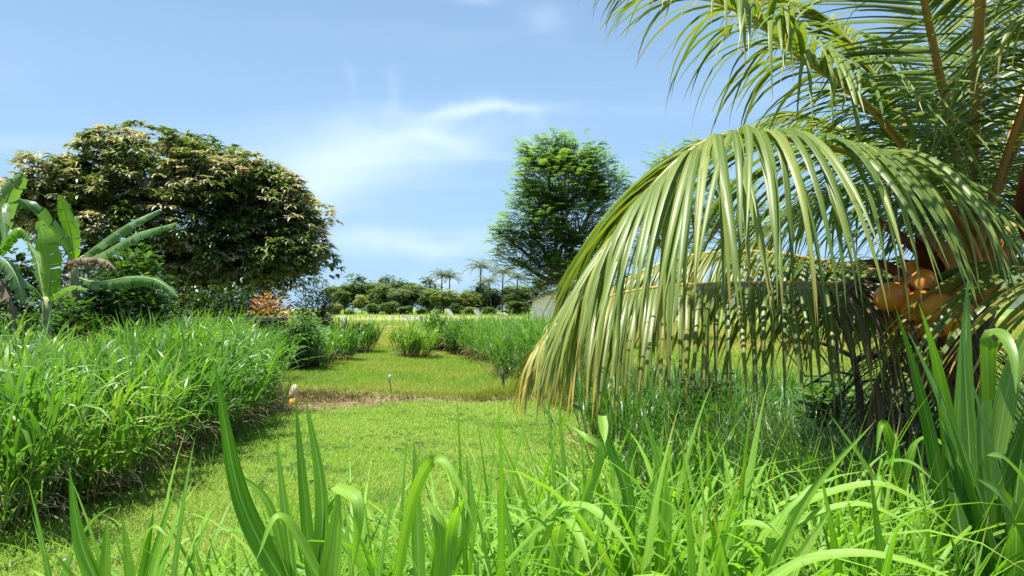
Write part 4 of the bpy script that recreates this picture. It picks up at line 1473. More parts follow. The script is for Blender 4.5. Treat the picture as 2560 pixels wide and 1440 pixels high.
# bare dark shrub under the palm
def bare_shrub():
    Y = 6.2
    b = at(2140, 1080, Y)
    b[2] = gz(b[0], b[1])
    root = thing('bare_shrub', 'bare dark forked shrub under the palm against the sunlit field', 'shrub', b)
    node = at(2135, 905, Y)
    Acc().add(**tube(smooth_path([b, at(2150, 1010, Y), node, at(2118, 830, Y)], 12), np.linspace(.042, .02, 12), 8)).build('trunk', M['branch'], root, b)
    for pts, r in (([(2135, 905), (2180, 885), (2260, 925), (2345, 965)], .03), ([(2130, 890), (2060, 860), (2000, 850), (1960, 820)], .022), ([(2125, 860), (2180, 830), (2260, 815), (2330, 800)], .03),
                   ([(2118, 835), (2090, 780), (2070, 740)], .02), ([(2260, 925), (2300, 890), (2350, 840)], .024), ([(2140, 960), (2200, 945), (2290, 935)], .016), ([(2140, 940), (2080, 930), (2030, 960)], .014)):
        pth = smooth_path([at(x, y, Y + U(-.2, .2)) for x, y in pts], 12)
        Acc().add(**tube(pth, np.linspace(r, r * .35, 12), 6)).build('branch', M['branch'], root, b)
        for k in range(4):
            q = pth[int(U(4, 11))]
            Acc().add(**tube(smooth_path([q, q + rng.normal(size=3) * [.12, .1, .12], q + rng.normal(size=3) * [.22, .15, .2]], 5), np.linspace(.009, .003, 5), 4)).build('twig', M['branch'], root, b)


bare_shrub()
shrub('undergrowth_shrub', 'dark broadleaved shrub at the foot of the bare forked shrub', 2080, 935, 1080, 75, 6.6, M['shrub'], .12, .07, 40, 20, r=.16)
shrub('undergrowth_shrub', 'low dark shrub between the bare forked shrub and the palm trunk', 2270, 960, 1100, 90, 6.0, M['shrub_dk'], .12, .06, 46, 20, r=.16)
shrub('undergrowth_shrub', 'dark leafy shrub left below the hanging yellowing frond', 1760, 930, 1060, 70, 8.2, M['shrub_dk'], .13, .06, 40, 20, r=.18)

# ------------------------------------------------------------------ the coconut palm
palm_base = at(2400, 900, 3.85)
palm_base[2] = float(gz(palm_base[0], palm_base[1]))
palm = thing('coconut_palm', 'dwarf coconut palm with orange nuts and long drooping fronds at the right', 'palm tree', palm_base)
heart = at(2425, 640, 3.8)


def palm_trunk():
    pth = smooth_path([palm_base, palm_base + [.0, 0, .6], palm_base + (heart - palm_base) * .62, heart - [0, 0, .28]], 40)
    r = .135 - .03 * np.linspace(0, 1, 40) + .012 * (np.arange(40) % 3 == 0)
    r[:4] += np.array([.08, .05, .03, .01])
    Acc().add(**tube(pth, r, 16)).build('trunk', M['palm_bark'], palm, palm_base)
    for k in range(7):
        a = k * .9 + .3
        d = np.array([math.cos(a), math.sin(a), 0])
        b = heart - [0, 0, U(.30, .42)] + d * .08
        A_ = Acc().add(*blades([b], [a], [.15], [.5], [U(.45, .6)], [.22], segs=6, cols=5, prof='leaflet', fold=-.9))
        A_.build('leaf_sheath', M['sheath'], palm, palm_base)


palm_trunk()


def frond(pts, n_pair, Lmax, Wd, mat, stalk, single, droop=(2.3, 2.95), lift=.25, fwd=.55, s0=.16, pw=.55, up=(0, 0, 1), r0=.030, tipfade=.35, kink=.3, sides=(-1, 1), sweep=0., name='frond', lay=0.):
    """one pinnate frond: stalk through pts, leaflets left and right that leave sideways and hang"""
    n = 48
    P_ = smooth_path([at(*q) if isinstance(q, tuple) else q for q in pts], n)
    T = np.gradient(P_, axis=0)
    T /= np.linalg.norm(T, axis=1)[:, None]
    S = np.cross(T, np.asarray(up, float))
    S /= np.linalg.norm(S, axis=1)[:, None]
    Nn = np.cross(S, T)
    st = Acc().add(**tube(P_, r0 * (1 - np.linspace(0, 1, n) ** .8 * .86), 8, U(0, 1), .75))
    so = st.build(name, stalk, palm, palm_base)
    rest = Acc()
    cnt = 0
    for sd in sides:
        s = np.linspace(s0, .995, n_pair) + U(-.3, .3, n_pair) * (1 - s0) / n_pair
        s = np.clip(s, s0, .998)
        f = s * (n - 1)
        i = np.minimum(f.astype(int), n - 2)
        u = (f - i)[:, None]
        p0, t0, sv, nv = [A_[i] * (1 - u) + A_[i + 1] * u for A_ in (P_, T, S, Nn)]
        q = (s - s0) / (1 - s0)
        fw = fwd + .9 * q ** 2.2 + U(-.10, .10, n_pair)
        d = sd * sv + t0 * fw[:, None] + nv * (lift + U(-.12, .12, n_pair))[:, None]
        d /= np.linalg.norm(d, axis=1)[:, None]
        th0 = np.arccos(np.clip(d[:, 2], -1, 1))
        ph = np.arctan2(d[:, 1], d[:, 0])
        L_ = Lmax * (.55 + .45 * sstep(q / .22)) * (1 - (1 - tipfade) * sstep((q - .45) / .55)) * U(.9, 1.08, n_pair)
        W_ = Wd * (.8 + .2 * sstep(q / .2)) * (1 - .5 * sstep((q - .5) / .5)) * U(.88, 1.1, n_pair)
        th1 = np.maximum(U(*droop, n_pair), th0 + .25)
        ka = np.where(U(0, 1, n_pair) < kink, U(.15, .5, n_pair), 0)
        ka = np.minimum(ka, 3.05 - th1)
        twist_ = np.where(U(0, 1, n_pair) < .10, U(-1.6, 1.6, n_pair), 0)
        L_ = L_ * np.where(U(0, 1, n_pair) < .08, U(.45, .8, n_pair), 1)
        ph = ph + rng.normal(size=n_pair) * .07
        for k in range(n_pair):
            if U(0, 1) < .04:
                continue
            bl = blades(p0[k:k + 1] + sd * sv[k:k + 1] * r0 * .3, [ph[k]], [th0[k]], [th1[k]], [L_[k]], [W_[k]], segs=11, cols=3, pw=pw * U(.85, 1.2), tw0=U(-.25, .25) + sd * lay, tw1=U(-.5, .5) + twist_[k], kt=U(.3, .75), ka=[ka[k]], kw=.05, fold=.45, prof='leaflet', rnd=np.clip(.5 + .5 * (q[k] - .5) + U(-.35, .35), 0, 1), curl=U(-.25, .25))
            if single is True or (single == 'near' and sd == -1):
                o = Acc().add(*bl).build('leaflet', mat, so, palm_base)
                cnt += 1
            else:
                rest.add(*bl)
    if single is not True:
        rest.build('leaflet_fringe', mat, so, palm_base, kind='stuff')
    return so


# the big frond that arches over the middle, its tip hanging to the left
frond([(2455, 690, 3.7), (2400, 560, 3.4), (2270, 432, 3.0), (2060, 364, 2.72), (1860, 336, 2.55), (1740, 368, 2.48), (1620, 478, 2.45), (1525, 620, 2.47), (1455, 740, 2.5)], 135, .90, .0265, M['frond'], M['rachis'], 'near', droop=(2.65, 3.05), lift=.30, fwd=.45, pw=.50, s0=.13, tipfade=.55)
# lower frond reaching left, yellowing towards its tip
frond([(2400, 760, 3.8), (2250, 728, 3.6), (2050, 712, 3.45), (1800, 711, 3.36), (1620, 722, 3.3), (1480, 756, 3.25), (1390, 812, 3.2), (1335, 872, 3.18)], 125, .70, .026, M['frond_y'], M['rachis'], 'near', droop=(2.8, 3.08), lift=.15, fwd=.4, pw=.42, s0=.10, tipfade=.5)
frond([(2400, 720, 3.95), (2250, 690, 4.1), (2100, 662, 4.2), (1900, 630, 4.3), (1720, 640, 4.35), (1580, 690, 4.4), (1480, 762, 4.4)], 120, .70, .026, M['frond_y'], M['rachis'], False, droop=(2.75, 3.05), lift=.15, fwd=.4, pw=.45, s0=.10)
# upper frond, tip to the top left
frond([(2400, 610, 3.8), (2330, 470, 3.7), (2230, 330, 3.55), (2130, 230, 3.45), (2010, 150, 3.4), (1900, 62, 3.35), (1790, 0, 3.3), (1660, -60, 3.25), (1560, -75, 3.2)], 96, .95, .028, M['frond'], M['rachis'], False, droop=(2.0, 2.9), lift=.35, fwd=.55, pw=1.0, s0=.12, up=(.1, -.45, 1), kink=.5)
# upright frond, underside to the camera
frond([(2415, 640, 3.85), (2400, 460, 3.8), (2368, 280, 3.7), (2322, 60, 3.5), (2290, -90, 3.35), (2250, -260, 3.1), (2210, -380, 2.8)], 110, .86, .030, M['frond'], M['rachis_o'], False, droop=(1.75, 2.2), lift=-.1, fwd=.5, pw=1.2, s0=.14, up=(.15, 1, .1), r0=.036, lay=1.1)
frond([(2405, 620, 3.95), (2330, 450, 4.15), (2240, 280, 4.35), (2160, 150, 4.45), (2080, 60, 4.55), (1960, 5, 4.6), (1850, 0, 4.6)], 96, .88, .030, M['frond'], M['rachis'], False, droop=(2.0, 2.8), lift=.25, fwd=.6, pw=.9, s0=.15, up=(.2, -.5, 1))
frond([(2440, 640, 3.7), (2490, 470, 3.45), (2560, 260, 3.2), (2640, 60, 2.95), (2720, -60, 2.7)], 86, .85, .029, M['frond'], M['rachis_o'], False, droop=(2.6, 3.05), lift=.2, fwd=.4, pw=.6, s0=.14, kink=.6)
frond([(2440, 620, 3.95), (2500, 420, 4.3), (2560, 220, 4.6), (2600, 40, 4.9), (2620, -100, 5.2)], 96, .88, .030, M['frond'], M['rachis_o'], False, droop=(1.8, 2.5), lift=.1, fwd=.5, pw=1.1, s0=.12, up=(-.2, 1, .2), lay=1.0)
frond([(2410, 630, 4.0), (2350, 520, 4.4), (2220, 470, 4.9), (2060, 500, 5.3), (1900, 590, 5.6), (1800, 700, 5.7)], 96, .88, .030, M['frond'], M['rachis'], False, droop=(2.2, 2.9), lift=.25, fwd=.55, pw=.8, s0=.12)
frond([(2460, 640, 3.8), (2540, 560, 4.0), (2660, 500, 4.2), (2800, 520, 4.4), (2900, 600, 4.5)], 66, .88, .036, M['frond'], M['rachis_o'], False, droop=(2.3, 2.95), lift=.2, fwd=.5, pw=.7, s0=.12)
frond([(2420, 630, 3.95), (2440, 450, 4.2), (2450, 260, 4.5), (2440, 60, 4.8), (2420, -120, 5.0)], 106, .95, .030, M['frond'], M['rachis_o'], False, droop=(1.9, 2.6), lift=.1, fwd=.5, pw=1.0, s0=.12, up=(0, 1, .2), lay=.8)
frond([(2410, 640, 4.1), (2330, 540, 4.6), (2230, 420, 5.1), (2120, 330, 5.5), (2000, 290, 5.8), (1880, 320, 6.0)], 100, .95, .030, M['frond'], M['rachis'], False, droop=(2.2, 2.9), lift=.25, fwd=.55, pw=.8, s0=.12)
frond([(2460, 650, 4.0), (2540, 500, 4.4), (2640, 380, 4.8), (2760, 330, 5.2)], 96, .95, .030, M['frond'], M['rachis_o'], False, droop=(2.2, 2.9), lift=.25, fwd=.5, pw=.8, s0=.12)
# yellow green frond coming towards the camera at the right edge
frond([(2450, 690, 3.65), (2520, 655, 3.3), (2640, 655, 2.85), (2760, 720, 2.45), (2850, 830, 2.15)], 46, .80, .046, M['frond_y'], M['rachis'], False, droop=(2.45, 2.8), lift=.1, fwd=.3, pw=.8, s0=.10)
# two unseen fronds added above the view to shade the lower right grass
frond([heart, np.array([1.95, 3.0, 3.05]), np.array([1.55, 2.2, 3.60]), np.array([1.15, 1.4, 3.65]), np.array([.85, .7, 3.35])], 60, .80, .036, M['frond'], M['rachis_o'], False, droop=(1.9, 2.6), lift=.15, fwd=.5, pw=1.0, s0=.16)
frond([heart, np.array([2.35, 2.9, 3.1]), np.array([2.3, 2.0, 3.65]), np.array([2.0, 1.2, 3.6]), np.array([1.75, .6, 3.2])], 60, .80, .036, M['frond'], M['rachis_o'], False, droop=(1.9, 2.6), lift=.15, fwd=.5, pw=1.0, s0=.16)
# dead frond hanging below the nuts
frond([(2400, 790, 3.7), (2310, 760, 3.6), (2220, 708, 3.5), (2150, 704, 3.4), (2095, 765, 3.3), (2060, 850, 3.25)], 60, .62, .017, M['frond_d'], M['rachis_d'], False, droop=(2.6, 3.0), lift=.15, fwd=.4, pw=.7, s0=.12, name='dead_frond')
frond([(2400, 800, 3.65), (2360, 830, 3.5), (2330, 900, 3.45), (2340, 1000, 3.5), (2370, 1120, 3.55)], 34, .55, .022, M['frond_d'], M['rachis_d'], False, droop=(2.7, 3.05), lift=.1, fwd=.6, pw=.7, s0=.1, name='dead_frond')

frond([(2400, 810, 3.7), (2330, 820, 3.5), (2250, 870, 3.35), (2190, 960, 3.3), (2170, 1060, 3.3)], 46, .50, .015, M['frond_d'], M['rachis_d'], False, droop=(2.6, 3.0), lift=.1, fwd=.6, pw=.7, s0=.1, name='dead_frond')
frond([(2410, 820, 3.8), (2440, 860, 3.6), (2450, 950, 3.45), (2440, 1080, 3.4), (2430, 1200, 3.45)], 40, .50, .016, M['frond_d'], M['rachis_d'], False, droop=(2.7, 3.05), lift=.1, fwd=.6, pw=.7, s0=.1, name='dead_frond')
# nuts
for px, py, Y, r, tl in ((2232, 740, 3.15, (.062, .062, .085), (0, 1.2, .3)), (2300, 722, 3.2, (.066, .066, .09), (.3, .3, 0)), (2335, 766, 3.08, (.066, .066, .10), (0, 1.5, .25)), (2352, 806, 3.12, (.060, .062, .09), (0, 1.3, -.25)),
                         (2246, 790, 3.3, (.062, .062, .085), (.2, .8, 0)), (2275, 690, 3.35, (.058, .058, .08), (.2, .4, 0)), (2380, 742, 3.3, (.06, .06, .085), (.1, .5, 0)), (2296, 806, 3.35, (.062, .062, .085), (.5, .5, 0)), (2325, 690, 3.4, (.055, .055, .075), (0, .3, 0)), (2292, 764, 3.12, (.06, .06, .085), (.3, .9, .4)), (2384, 792, 3.1, (.058, .058, .085), (.2, 1.0, -.4)), (2262, 752, 3.2, (.058, .058, .08), (.4, .6, 0))):
    r = tuple(c_ * 1.0 for c_ in r)
    k = blob(at(px, py, Y), r, 20, 14, .0, tl, -.12)
    ang = np.arctan2(k['V'][:, 1] - k['V'][:, 1].mean(), k['V'][:, 0] - k['V'][:, 0].mean())
    nut = Acc().add(**k).build('coconut', M['nut'], palm, palm_base)
    ax_ = np.array(mathutils.Euler(tl).to_matrix()) @ np.array([0, 0, 1.])
    if ((at(px, py, Y) + ax_ - at(2320, 720, 3.4)) ** 2).sum() > ((at(px, py, Y) - ax_ - at(2320, 720, 3.4)) ** 2).sum():
        ax_ = -ax_
    for q_ in range(5):
        cp = at(px, py, Y) + ax_ * r[2] * .90
        sd_ = np.cross(ax_, [math.cos(q_ * 1.257), .3, math.sin(q_ * 1.257)])
        sd_ /= np.linalg.norm(sd_)
        V_ = np.array([cp + ax_ * .016, cp + sd_ * .034 + np.cross(ax_, sd_) * .02, cp + sd_ * .048 - ax_ * .012, cp + sd_ * .034 - np.cross(ax_, sd_) * .02])
        Acc().add(V_, [[0, 1, 2, 3]]).build('calyx_lobe', M['sheath'], nut, palm_base)
for px, py, L_, ph, t1 in ((2250, 700, .35, 3.3, 1.8), (2285, 640, .40, 2.9, 1.2), (2310, 660, .34, 3.8, 1.6), (2260, 670, .3, 4.4, 1.9), (2500, 560, .5, 4.4, .7), (2480, 600, .45, 5.0, .9)):
    b = at(px + 50, py + 25, 3.35)
    Acc().add(*blades([b], [ph], [.5], [t1], [L_], [.09], segs=8, cols=5, prof='lance', fold=.9, tw1=.6)).build('spathe', M['bract'], palm, palm_base)
for k in range(14):
    b = at(2330 + U(-20, 30), 700 + U(-15, 20), 3.6)
    e = at(2230 + U(-40, 150), 700 + U(-60, 90), 3.5 + U(-.15, .1))
    Acc().add(**tube(smooth_path([b, (b + e) / 2 + [0, 0, .05], e], 7), np.linspace(.008, .003, 7), 5)).build('flower_stalk', M['rachis_o'] if k % 3 else M['bract'], palm, palm_base)


# ------------------------------------------------------------------ near grass in the foreground
NEAR = [0]


def near_plant(label, px, Y, top_z, nleaf, seed_tone=.5, W=(.026, .042), L=(.6, .95), heading=None, mat='ele_near', culm_h=.6, droopy=.5, lean=.12, cat='grass plant'):
    x = (px - 1280) / F * Y
    b = np.array([x, Y, float(gz(x, Y))])
    root = thing('elephant_grass_plant', label, cat, b, 'elephant grass plants in the foreground')
    lp = U(0, 6.28)
    la = U(.02, lean)
    ax = np.array([math.cos(lp) * math.sin(la), math.sin(lp) * math.sin(la), math.cos(la)])
    hc = max(.3, top_z - L[1] * .75)
    Acc().add(**tube(smooth_path([b, b + ax * hc * .5, b + ax * hc], 6), np.linspace(.012, .008, 6), 7, U(0, 1))).build('culm', M['culm'], root, b)
    ph0 = U(0, 6.28) if heading is None else heading
    for j in range(nleaf):
        f = (j + .5) / nleaf
        s = b + ax * hc * (.45 + .55 * f)
        ph = ph0 + j * np.pi + U(-.8, .8)
        Ln = U(*L) * (.85 + .25 * math.sin(math.pi * f))
        if U(0, 1) < droopy * (1.15 - .5 * f):
            t0, t1, pw = U(.2, .5), U(1.5, 2.5), U(1.2, 2.0)
        else:
            t0, t1, pw = U(.03, .22), U(.15, .7), U(1.3, 2.2)
        ka = U(.8, 1.7) if U(0, 1) < .14 else 0
        A_ = Acc().add(*blades([s], [ph], [t0], [t1], [Ln], [U(*W)], segs=16, cols=5, pw=[pw], tw0=U(-.3, .3), tw1=U(-.7, .7), kt=[U(.45, .8)], ka=[ka], kw=.04, fold=.32, rnd=np.clip(seed_tone + U(-.35, .35), 0, 1), curl=U(-.3, .3)))
        A_.build('leaf', M[mat], root, b)
    return root


def near_leaf(root, b, p0, p1, W, bend=(0, 0, 0), mat='ele_near', rnd=.5, via=None, facing=None):
    """a single leaf between two pixel positions: base p0, tip p1 (px, py, Y)"""
    a, c = at(*p0), at(*p1)
    n = 22
    mids = [at(*q) for q in via] if via else [(a + c) / 2 + np.asarray(bend)]
    P_ = smooth_path([a] + mids + [c], n)
    T = np.gradient(P_, axis=0)
    T /= np.linalg.norm(T, axis=1)[:, None]
    face = np.asarray(facing if facing is not None else (U(-.5, .5), -1, .3), float)
    S = np.cross(T, face)
    S /= np.linalg.norm(S, axis=1)[:, None]
    Nn = np.cross(S, T)
    t = np.linspace(0, 1, n)
    w = W * .36 * np.minimum(1, .7 + t) * np.maximum(1 - t ** 2.2, .015)
    cc = np.linspace(-1, 1, 5)
    V = P_[:, None] + S[:, None] * w[:, None, None] * cc[None, :, None] + Nn[:, None] * (w[:, None] * np.abs(cc)[None] * .3)[..., None]
    A_ = np.stack([np.full((n, 5), rnd), np.repeat(t[:, None], 5, 1), np.repeat((cc * .5 + .5)[None], n, 0)], -1)
    i = np.arange(n - 1)[:, None] * 5 + np.arange(4)[None]
    Acc().add(V.reshape(-1, 3), np.stack([i, i + 1, i + 6, i + 5], -1).reshape(-1, 4), A_.reshape(-1, 3)).build('leaf', M[mat], root, b)


def hero(label, px, Y, leaves, mat='ele_near'):
    x = (px - 1280) / F * Y
    b = np.array([x, Y, float(gz(x, Y))])
    root = thing('elephant_grass_plant', label, 'grass plant', b, 'elephant grass plants in the foreground')
    top = at(px, 1480, Y)
    Acc().add(**tube(smooth_path([b, (b + top) / 2 + [.01, 0, 0], top], 6), np.linspace(.014, .010, 6), 8)).build('culm', M['culm'], root, b)
    for lf in leaves:
        near_leaf(root, b, *lf[:3], **(lf[3] if len(lf) > 3 else {}))
    return root


hero('grass plant with the tallest leaf, a wide dark blade leaning left over the lawn', 735, 1.2, [
    ((735, 1500, 1.2), (536, 905, 1.15), .052, dict(bend=(-.02, 0, -.03), rnd=.15, facing=(.5, -1, .2))),
    ((740, 1500, 1.2), (690, 1090, 1.25), .026, dict(rnd=.3)),
    ((730, 1500, 1.2), (545, 1165, 1.2), .022, dict(bend=(.02, 0, .05), rnd=.6)),
    ((720, 1500, 1.2), (600, 1180, 1.3), .020, dict(rnd=.8)),
])
hero('grass plant with a pair of tall narrow upright blades', 790, 1.35, [
    ((785, 1500, 1.35), (738, 990, 1.35), .034, dict(rnd=.35)),
    ((795, 1500, 1.35), (762, 985, 1.4), .044, dict(rnd=.25, bend=(.02, 0, 0))),
    ((790, 1480, 1.35), (905, 1180, 1.4), .024, dict(rnd=.7, bend=(-.03, 0, .02))),
])
hero('grass plant with a broad bright leaf folded over at the top', 820, 1.2, [
    ((815, 1520, 1.2), (850, 1215, 1.2), .052, dict(rnd=.95, facing=(.1, -1, .1))),
    ((838, 1216, 1.2), (878, 1450, 1.16), .034, dict(rnd=1., bend=(.03, -.03, .05), facing=(.4, -1, .6))),
    ((830, 1500, 1.2), (640, 1400, 1.15), .026, dict(rnd=.9, bend=(-.02, 0, .10), facing=(0, -.5, 1))),
])
hero('grass plant with two slim upright leaves near the left bottom corner', 240, 1.35, [
    ((265, 1500, 1.35), (172, 1165, 1.35), .046, dict(rnd=.3, bend=(-.01, 0, -.02))),
    ((262, 1500, 1.4), (268, 1290, 1.4), .036, dict(rnd=.9)),
    ((230, 1500, 1.3), (135, 1380, 1.3), .020, dict(rnd=.6)),
])
hero('grass plant with a pale leaf tip between the bottom left plants', 330, 1.6, [
    ((335, 1500, 1.6), (305, 1280, 1.6), .034, dict(rnd=.9)),
    ((345, 1500, 1.6), (385, 1270, 1.6), .028, dict(rnd=.4)),
    ((350, 1500, 1.6), (440, 1210, 1.65), .026, dict(rnd=.8)),
    ((325, 1500, 1.6), (420, 1340, 1.55), .024, dict(rnd=.7, bend=(0, 0, .08), facing=(0, -.4, 1))),
])

OV = (0, -.45, 1)        # blade lying open to the sky
hero('grass plant with three long arching leaves reaching right into the shade', 1830, 1.5, [
    ((1800, 1470, 1.5), (2425, 1360, 1.35), .034, dict(via=[(1960, 1290, 1.47), (2160, 1212, 1.42), (2290, 1250, 1.38)], rnd=.9, facing=OV)),
    ((1850, 1470, 1.5), (2345, 1375, 1.4), .032, dict(via=[(1980, 1320, 1.48), (2130, 1262, 1.45), (2240, 1295, 1.42)], rnd=.95, facing=OV)),
    ((1700, 1400, 1.55), (2050, 1450, 1.4), .034, dict(via=[(1800, 1325, 1.5), (1900, 1312, 1.45), (1980, 1360, 1.42)], rnd=.8, facing=OV)),
    ((1820, 1460, 1.5), (1905, 1030, 1.6), .036, dict(rnd=.5, bend=(.0, 0, .0))),
])
hero('grass plant with a broad arching leaf low in the bottom right', 1930, 1.25, [
    ((1880, 1480, 1.25), (2420, 1465, 1.15), .034, dict(via=[(2010, 1405, 1.23), (2150, 1385, 1.2), (2290, 1410, 1.17)], rnd=1., facing=OV)),
    ((1940, 1480, 1.25), (2080, 1270, 1.3), .028, dict(rnd=.6)),
    ((1900, 1480, 1.25), (2190, 1050, 1.4), .026, dict(via=[(2020, 1240, 1.3)], rnd=.85, facing=(.6, -1, .5))),
])
hero('grass plant with a sharply folded leaf in the shade below the palm', 2240, 1.9, [
    ((2265, 1300, 1.9), (2190, 1140, 1.85), .040, dict(via=[(2230, 1120, 1.9), (2205, 1058, 1.88)], rnd=.4)),
    ((2250, 1250, 1.9), (2420, 1195, 1.8), .034, dict(via=[(2280, 1130, 1.88), (2320, 1094, 1.85), (2370, 1125, 1.82)], rnd=.5, facing=OV)),
    ((2240, 1330, 1.9), (2350, 1215, 1.75), .034, dict(via=[(2200, 1180, 1.87), (2270, 1155, 1.82)], rnd=.3, facing=OV)),
    ((2240, 1330, 1.9), (2070, 1030, 2.0), .030, dict(via=[(2180, 1190, 1.95)], rnd=.2)),
], 'ele_dark')
hero('grass plant with a tall arch over the middle of the lawn', 1010, 1.3, [
    ((985, 1480, 1.3), (1190, 1330, 1.2), .034, dict(via=[(1030, 1250, 1.28), (1085, 1148, 1.26), (1140, 1200, 1.23)], rnd=.8, facing=(.7, -1, .5))),
    ((1050, 1480, 1.3), (1035, 1100, 1.35), .034, dict(rnd=.35)),
    ((1100, 1480, 1.35), (1165, 1130, 1.4), .034, dict(rnd=.6, bend=(.03, 0, 0))),
    ((1090, 1480, 1.3), (1060, 1235, 1.3), .044, dict(via=[(1100, 1330, 1.28)], rnd=.9)),
    ((1120, 1480, 1.25), (1165, 1235, 1.2), .036, dict(via=[(1130, 1320, 1.25)], rnd=.7)),
])
hero('grass plant with pale arching leaves right of the lawn middle', 1420, 1.4, [
    ((1330, 1420, 1.4), (1600, 1420, 1.25), .032, dict(via=[(1400, 1285, 1.36), (1470, 1268, 1.32), (1540, 1330, 1.28)], rnd=1., facing=OV)),
    ((1300, 1440, 1.4), (1560, 1330, 1.3), .030, dict(via=[(1350, 1310, 1.38), (1430, 1262, 1.35)], rnd=.95, facing=OV)),
    ((1420, 1480, 1.4), (1420, 1060, 1.5), .036, dict(via=[(1460, 1260, 1.45), (1500, 1130, 1.45), (1460, 1090, 1.45)], rnd=.9, facing=(.5, -1, .5))),
    ((1440, 1480, 1.4), (1290, 1310, 1.3), .034, dict(via=[(1390, 1360, 1.35), (1340, 1300, 1.32)], rnd=.9, facing=OV)),
    ((1380, 1480, 1.3), (1480, 1440, 1.15), .040, dict(via=[(1400, 1310, 1.28), (1440, 1330, 1.2)], rnd=.95, facing=(.3, -.8, .8))),
])
hero('grass plant with a wide dark folded leaf beside the lawn edge', 1540, 1.6, [
    ((1560, 1480, 1.6), (1500, 1035, 1.6), .044, dict(via=[(1570, 1250, 1.6), (1525, 1120, 1.6)], rnd=.25)),
    ((1505, 1040, 1.6), (1512, 1110, 1.55), .034, dict(rnd=1.)),
    ((1600, 1480, 1.6), (1660, 1060, 1.7), .040, dict(rnd=.3)),
    ((1640, 1480, 1.55), (1605, 1010, 1.6), .050, dict(via=[(1660, 1250, 1.58)], rnd=.55)),
    ((1580, 1480, 1.6), (1455, 1090, 1.6), .030, dict(rnd=.7)),
])
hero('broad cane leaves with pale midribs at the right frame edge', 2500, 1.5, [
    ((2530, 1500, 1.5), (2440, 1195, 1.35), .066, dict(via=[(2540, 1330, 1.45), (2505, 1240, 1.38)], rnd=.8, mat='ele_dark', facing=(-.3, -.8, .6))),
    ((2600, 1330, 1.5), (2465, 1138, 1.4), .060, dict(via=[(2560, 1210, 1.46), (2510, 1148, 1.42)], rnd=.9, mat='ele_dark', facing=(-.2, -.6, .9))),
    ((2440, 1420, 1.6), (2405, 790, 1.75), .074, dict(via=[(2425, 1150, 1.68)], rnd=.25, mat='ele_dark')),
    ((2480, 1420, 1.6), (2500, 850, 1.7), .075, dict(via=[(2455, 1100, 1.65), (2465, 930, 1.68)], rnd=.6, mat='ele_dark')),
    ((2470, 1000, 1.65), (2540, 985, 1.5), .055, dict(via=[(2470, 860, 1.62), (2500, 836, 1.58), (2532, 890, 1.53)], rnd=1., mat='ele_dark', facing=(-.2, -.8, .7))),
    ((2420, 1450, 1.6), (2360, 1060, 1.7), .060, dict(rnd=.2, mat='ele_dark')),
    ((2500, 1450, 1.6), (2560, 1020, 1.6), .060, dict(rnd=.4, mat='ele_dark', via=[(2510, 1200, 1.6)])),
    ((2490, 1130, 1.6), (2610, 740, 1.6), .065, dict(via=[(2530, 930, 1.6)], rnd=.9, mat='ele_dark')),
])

spots = []
k = 0
for px, Y, tz in ((470, 1.9, 1.16), (560, 2.1, 1.12), (630, 1.7, 1.22), (880, 1.9, 1.2), (930, 1.5, 1.30), (985, 1.8, 1.22), (1040, 1.45, 1.36), (1090, 1.9, 1.22), (1150, 1.6, 1.30), (1180, 2.2, 1.15), (1230, 1.5, 1.30), (1290, 1.9, 1.26), (1330, 1.4, 1.34),
                  (1390, 1.7, 1.30), (1440, 2.1, 1.28), (1500, 1.5, 1.40), (1540, 1.9, 1.38), (1590, 1.6, 1.40), (1640, 2.2, 1.36), (1680, 1.5, 1.42), (1730, 1.9, 1.40), (1780, 1.5, 1.36), (1840, 2.0, 1.34), (1560, 2.6, 1.25), (1700, 2.7, 1.28), (1450, 2.6, 1.1)):
    near_plant('%s grass plant from the left in the dense foreground row' % ORD[k], px, Y, tz + .10, 9, U(.4, .95), droopy=.78, W=(.022, .042))
    k += 1
for k, (px, Y, tz) in enumerate(((1890, 1.5, 1.30), (1960, 1.9, 1.26), (2030, 1.6, 1.26), (2100, 2.1, 1.22), (2160, 1.6, 1.22), (2230, 2.0, 1.22), (2290, 1.7, 1.24), (1930, 2.4, 1.2), (2060, 2.6, 1.15), (2200, 2.6, 1.1), (2350, 1.5, 1.2))):
    near_plant('%s arching grass plant from the left in the shade below the palm' % ORD[k], px, Y, tz + .18, 9, U(.3, .8), droopy=.85, L=(.7, 1.1), heading=U(-.6, .6), W=(.024, .038))
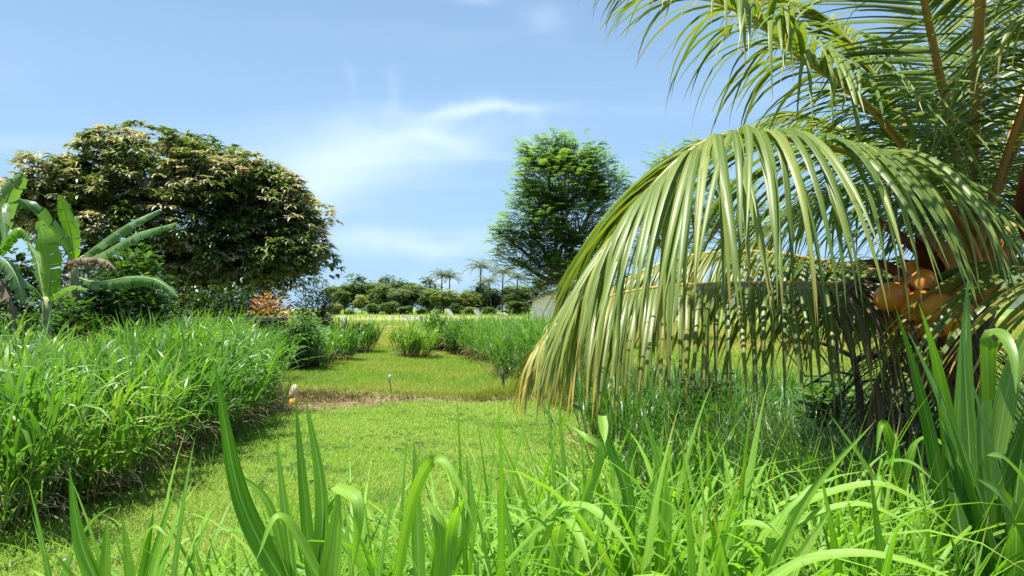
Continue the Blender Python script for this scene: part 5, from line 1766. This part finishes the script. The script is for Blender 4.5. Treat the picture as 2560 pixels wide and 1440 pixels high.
for k, (px, Y, tz, lab) in enumerate(((2430, 1.75, 1.74, 'tall broad-leaved cane in front of the palm trunk'), (2490, 1.6, 1.70, 'tall broad-leaved cane with a drooping pale leaf at the right edge'), (2560, 1.5, 1.62, 'broad-leaved cane cut by the right frame edge'), (2540, 1.9, 1.45, 'low broad-leaved cane near the bottom right corner'))):
    near_plant(lab, px, Y, tz, 9, .5, W=(.05, .066), L=(.6, .85), mat='ele_dark', droopy=.45, lean=.06)


for k, (px, Y, tz) in enumerate(((900, 1.25, 1.36), (1000, 1.15, 1.36), (1080, 1.3, 1.36), (1170, 1.2, 1.38), (1270, 1.25, 1.38), (1360, 1.15, 1.42), (1450, 1.3, 1.44), (1540, 1.2, 1.44), (1620, 1.3, 1.46), (1720, 1.2, 1.42), (1810, 1.3, 1.42), (1900, 1.2, 1.40), (2000, 1.3, 1.38), (2120, 1.2, 1.36), (2240, 1.3, 1.36), (2330, 1.2, 1.36))):
    near_plant('%s grass plant from the left in the nearest row at the bottom' % ORD[k], px, Y, tz, 8, U(.5, 1.), droopy=.8, W=(.022, .044), L=(.5, .85), heading=U(-.5, .5))


# filler: low blades between the near plants
def near_filler():
    """thinner stems that close the gaps between the near plants"""
    A_ = Acc()
    n = 1080
    px = U(120, 2480, n)
    y = U(1.35, 3.3, n)
    keep = (U(0, 1, n) < .62 + .38 * sstep((px - 500) / 500)) & ((y < 2.3) | (px > 1150))
    px, y = px[keep], y[keep]
    n = len(px)
    tip = np.interp(px, [300, 900, 1300, 1600, 2000, 2480], [1340, 1260, 1190, 1100, 1150, 1240]) + U(-60, 150, n)
    zt = 1.7 - (tip - 770) / F * y
    x = (px - 1280) / F * y
    b = np.column_stack([x, y, gz(x, y)])
    grass_stand(A_, b, zt * .98, U(0, 6.28, n), U(.0, .22, n), nleaf=9, Lr=(.4, .78), Wr=(.011, .026), segs=9, cols=3, dead=1, lo=.30, tone=U(.3, 1, n))
    o = A_.build('foreground_undergrowth', [M['ele_near'], M['culm'], M['dead']], kind='stuff')
    o['label'], o['category'] = 'thinner grass filling in between the foreground grass plants', 'grass'


near_filler()
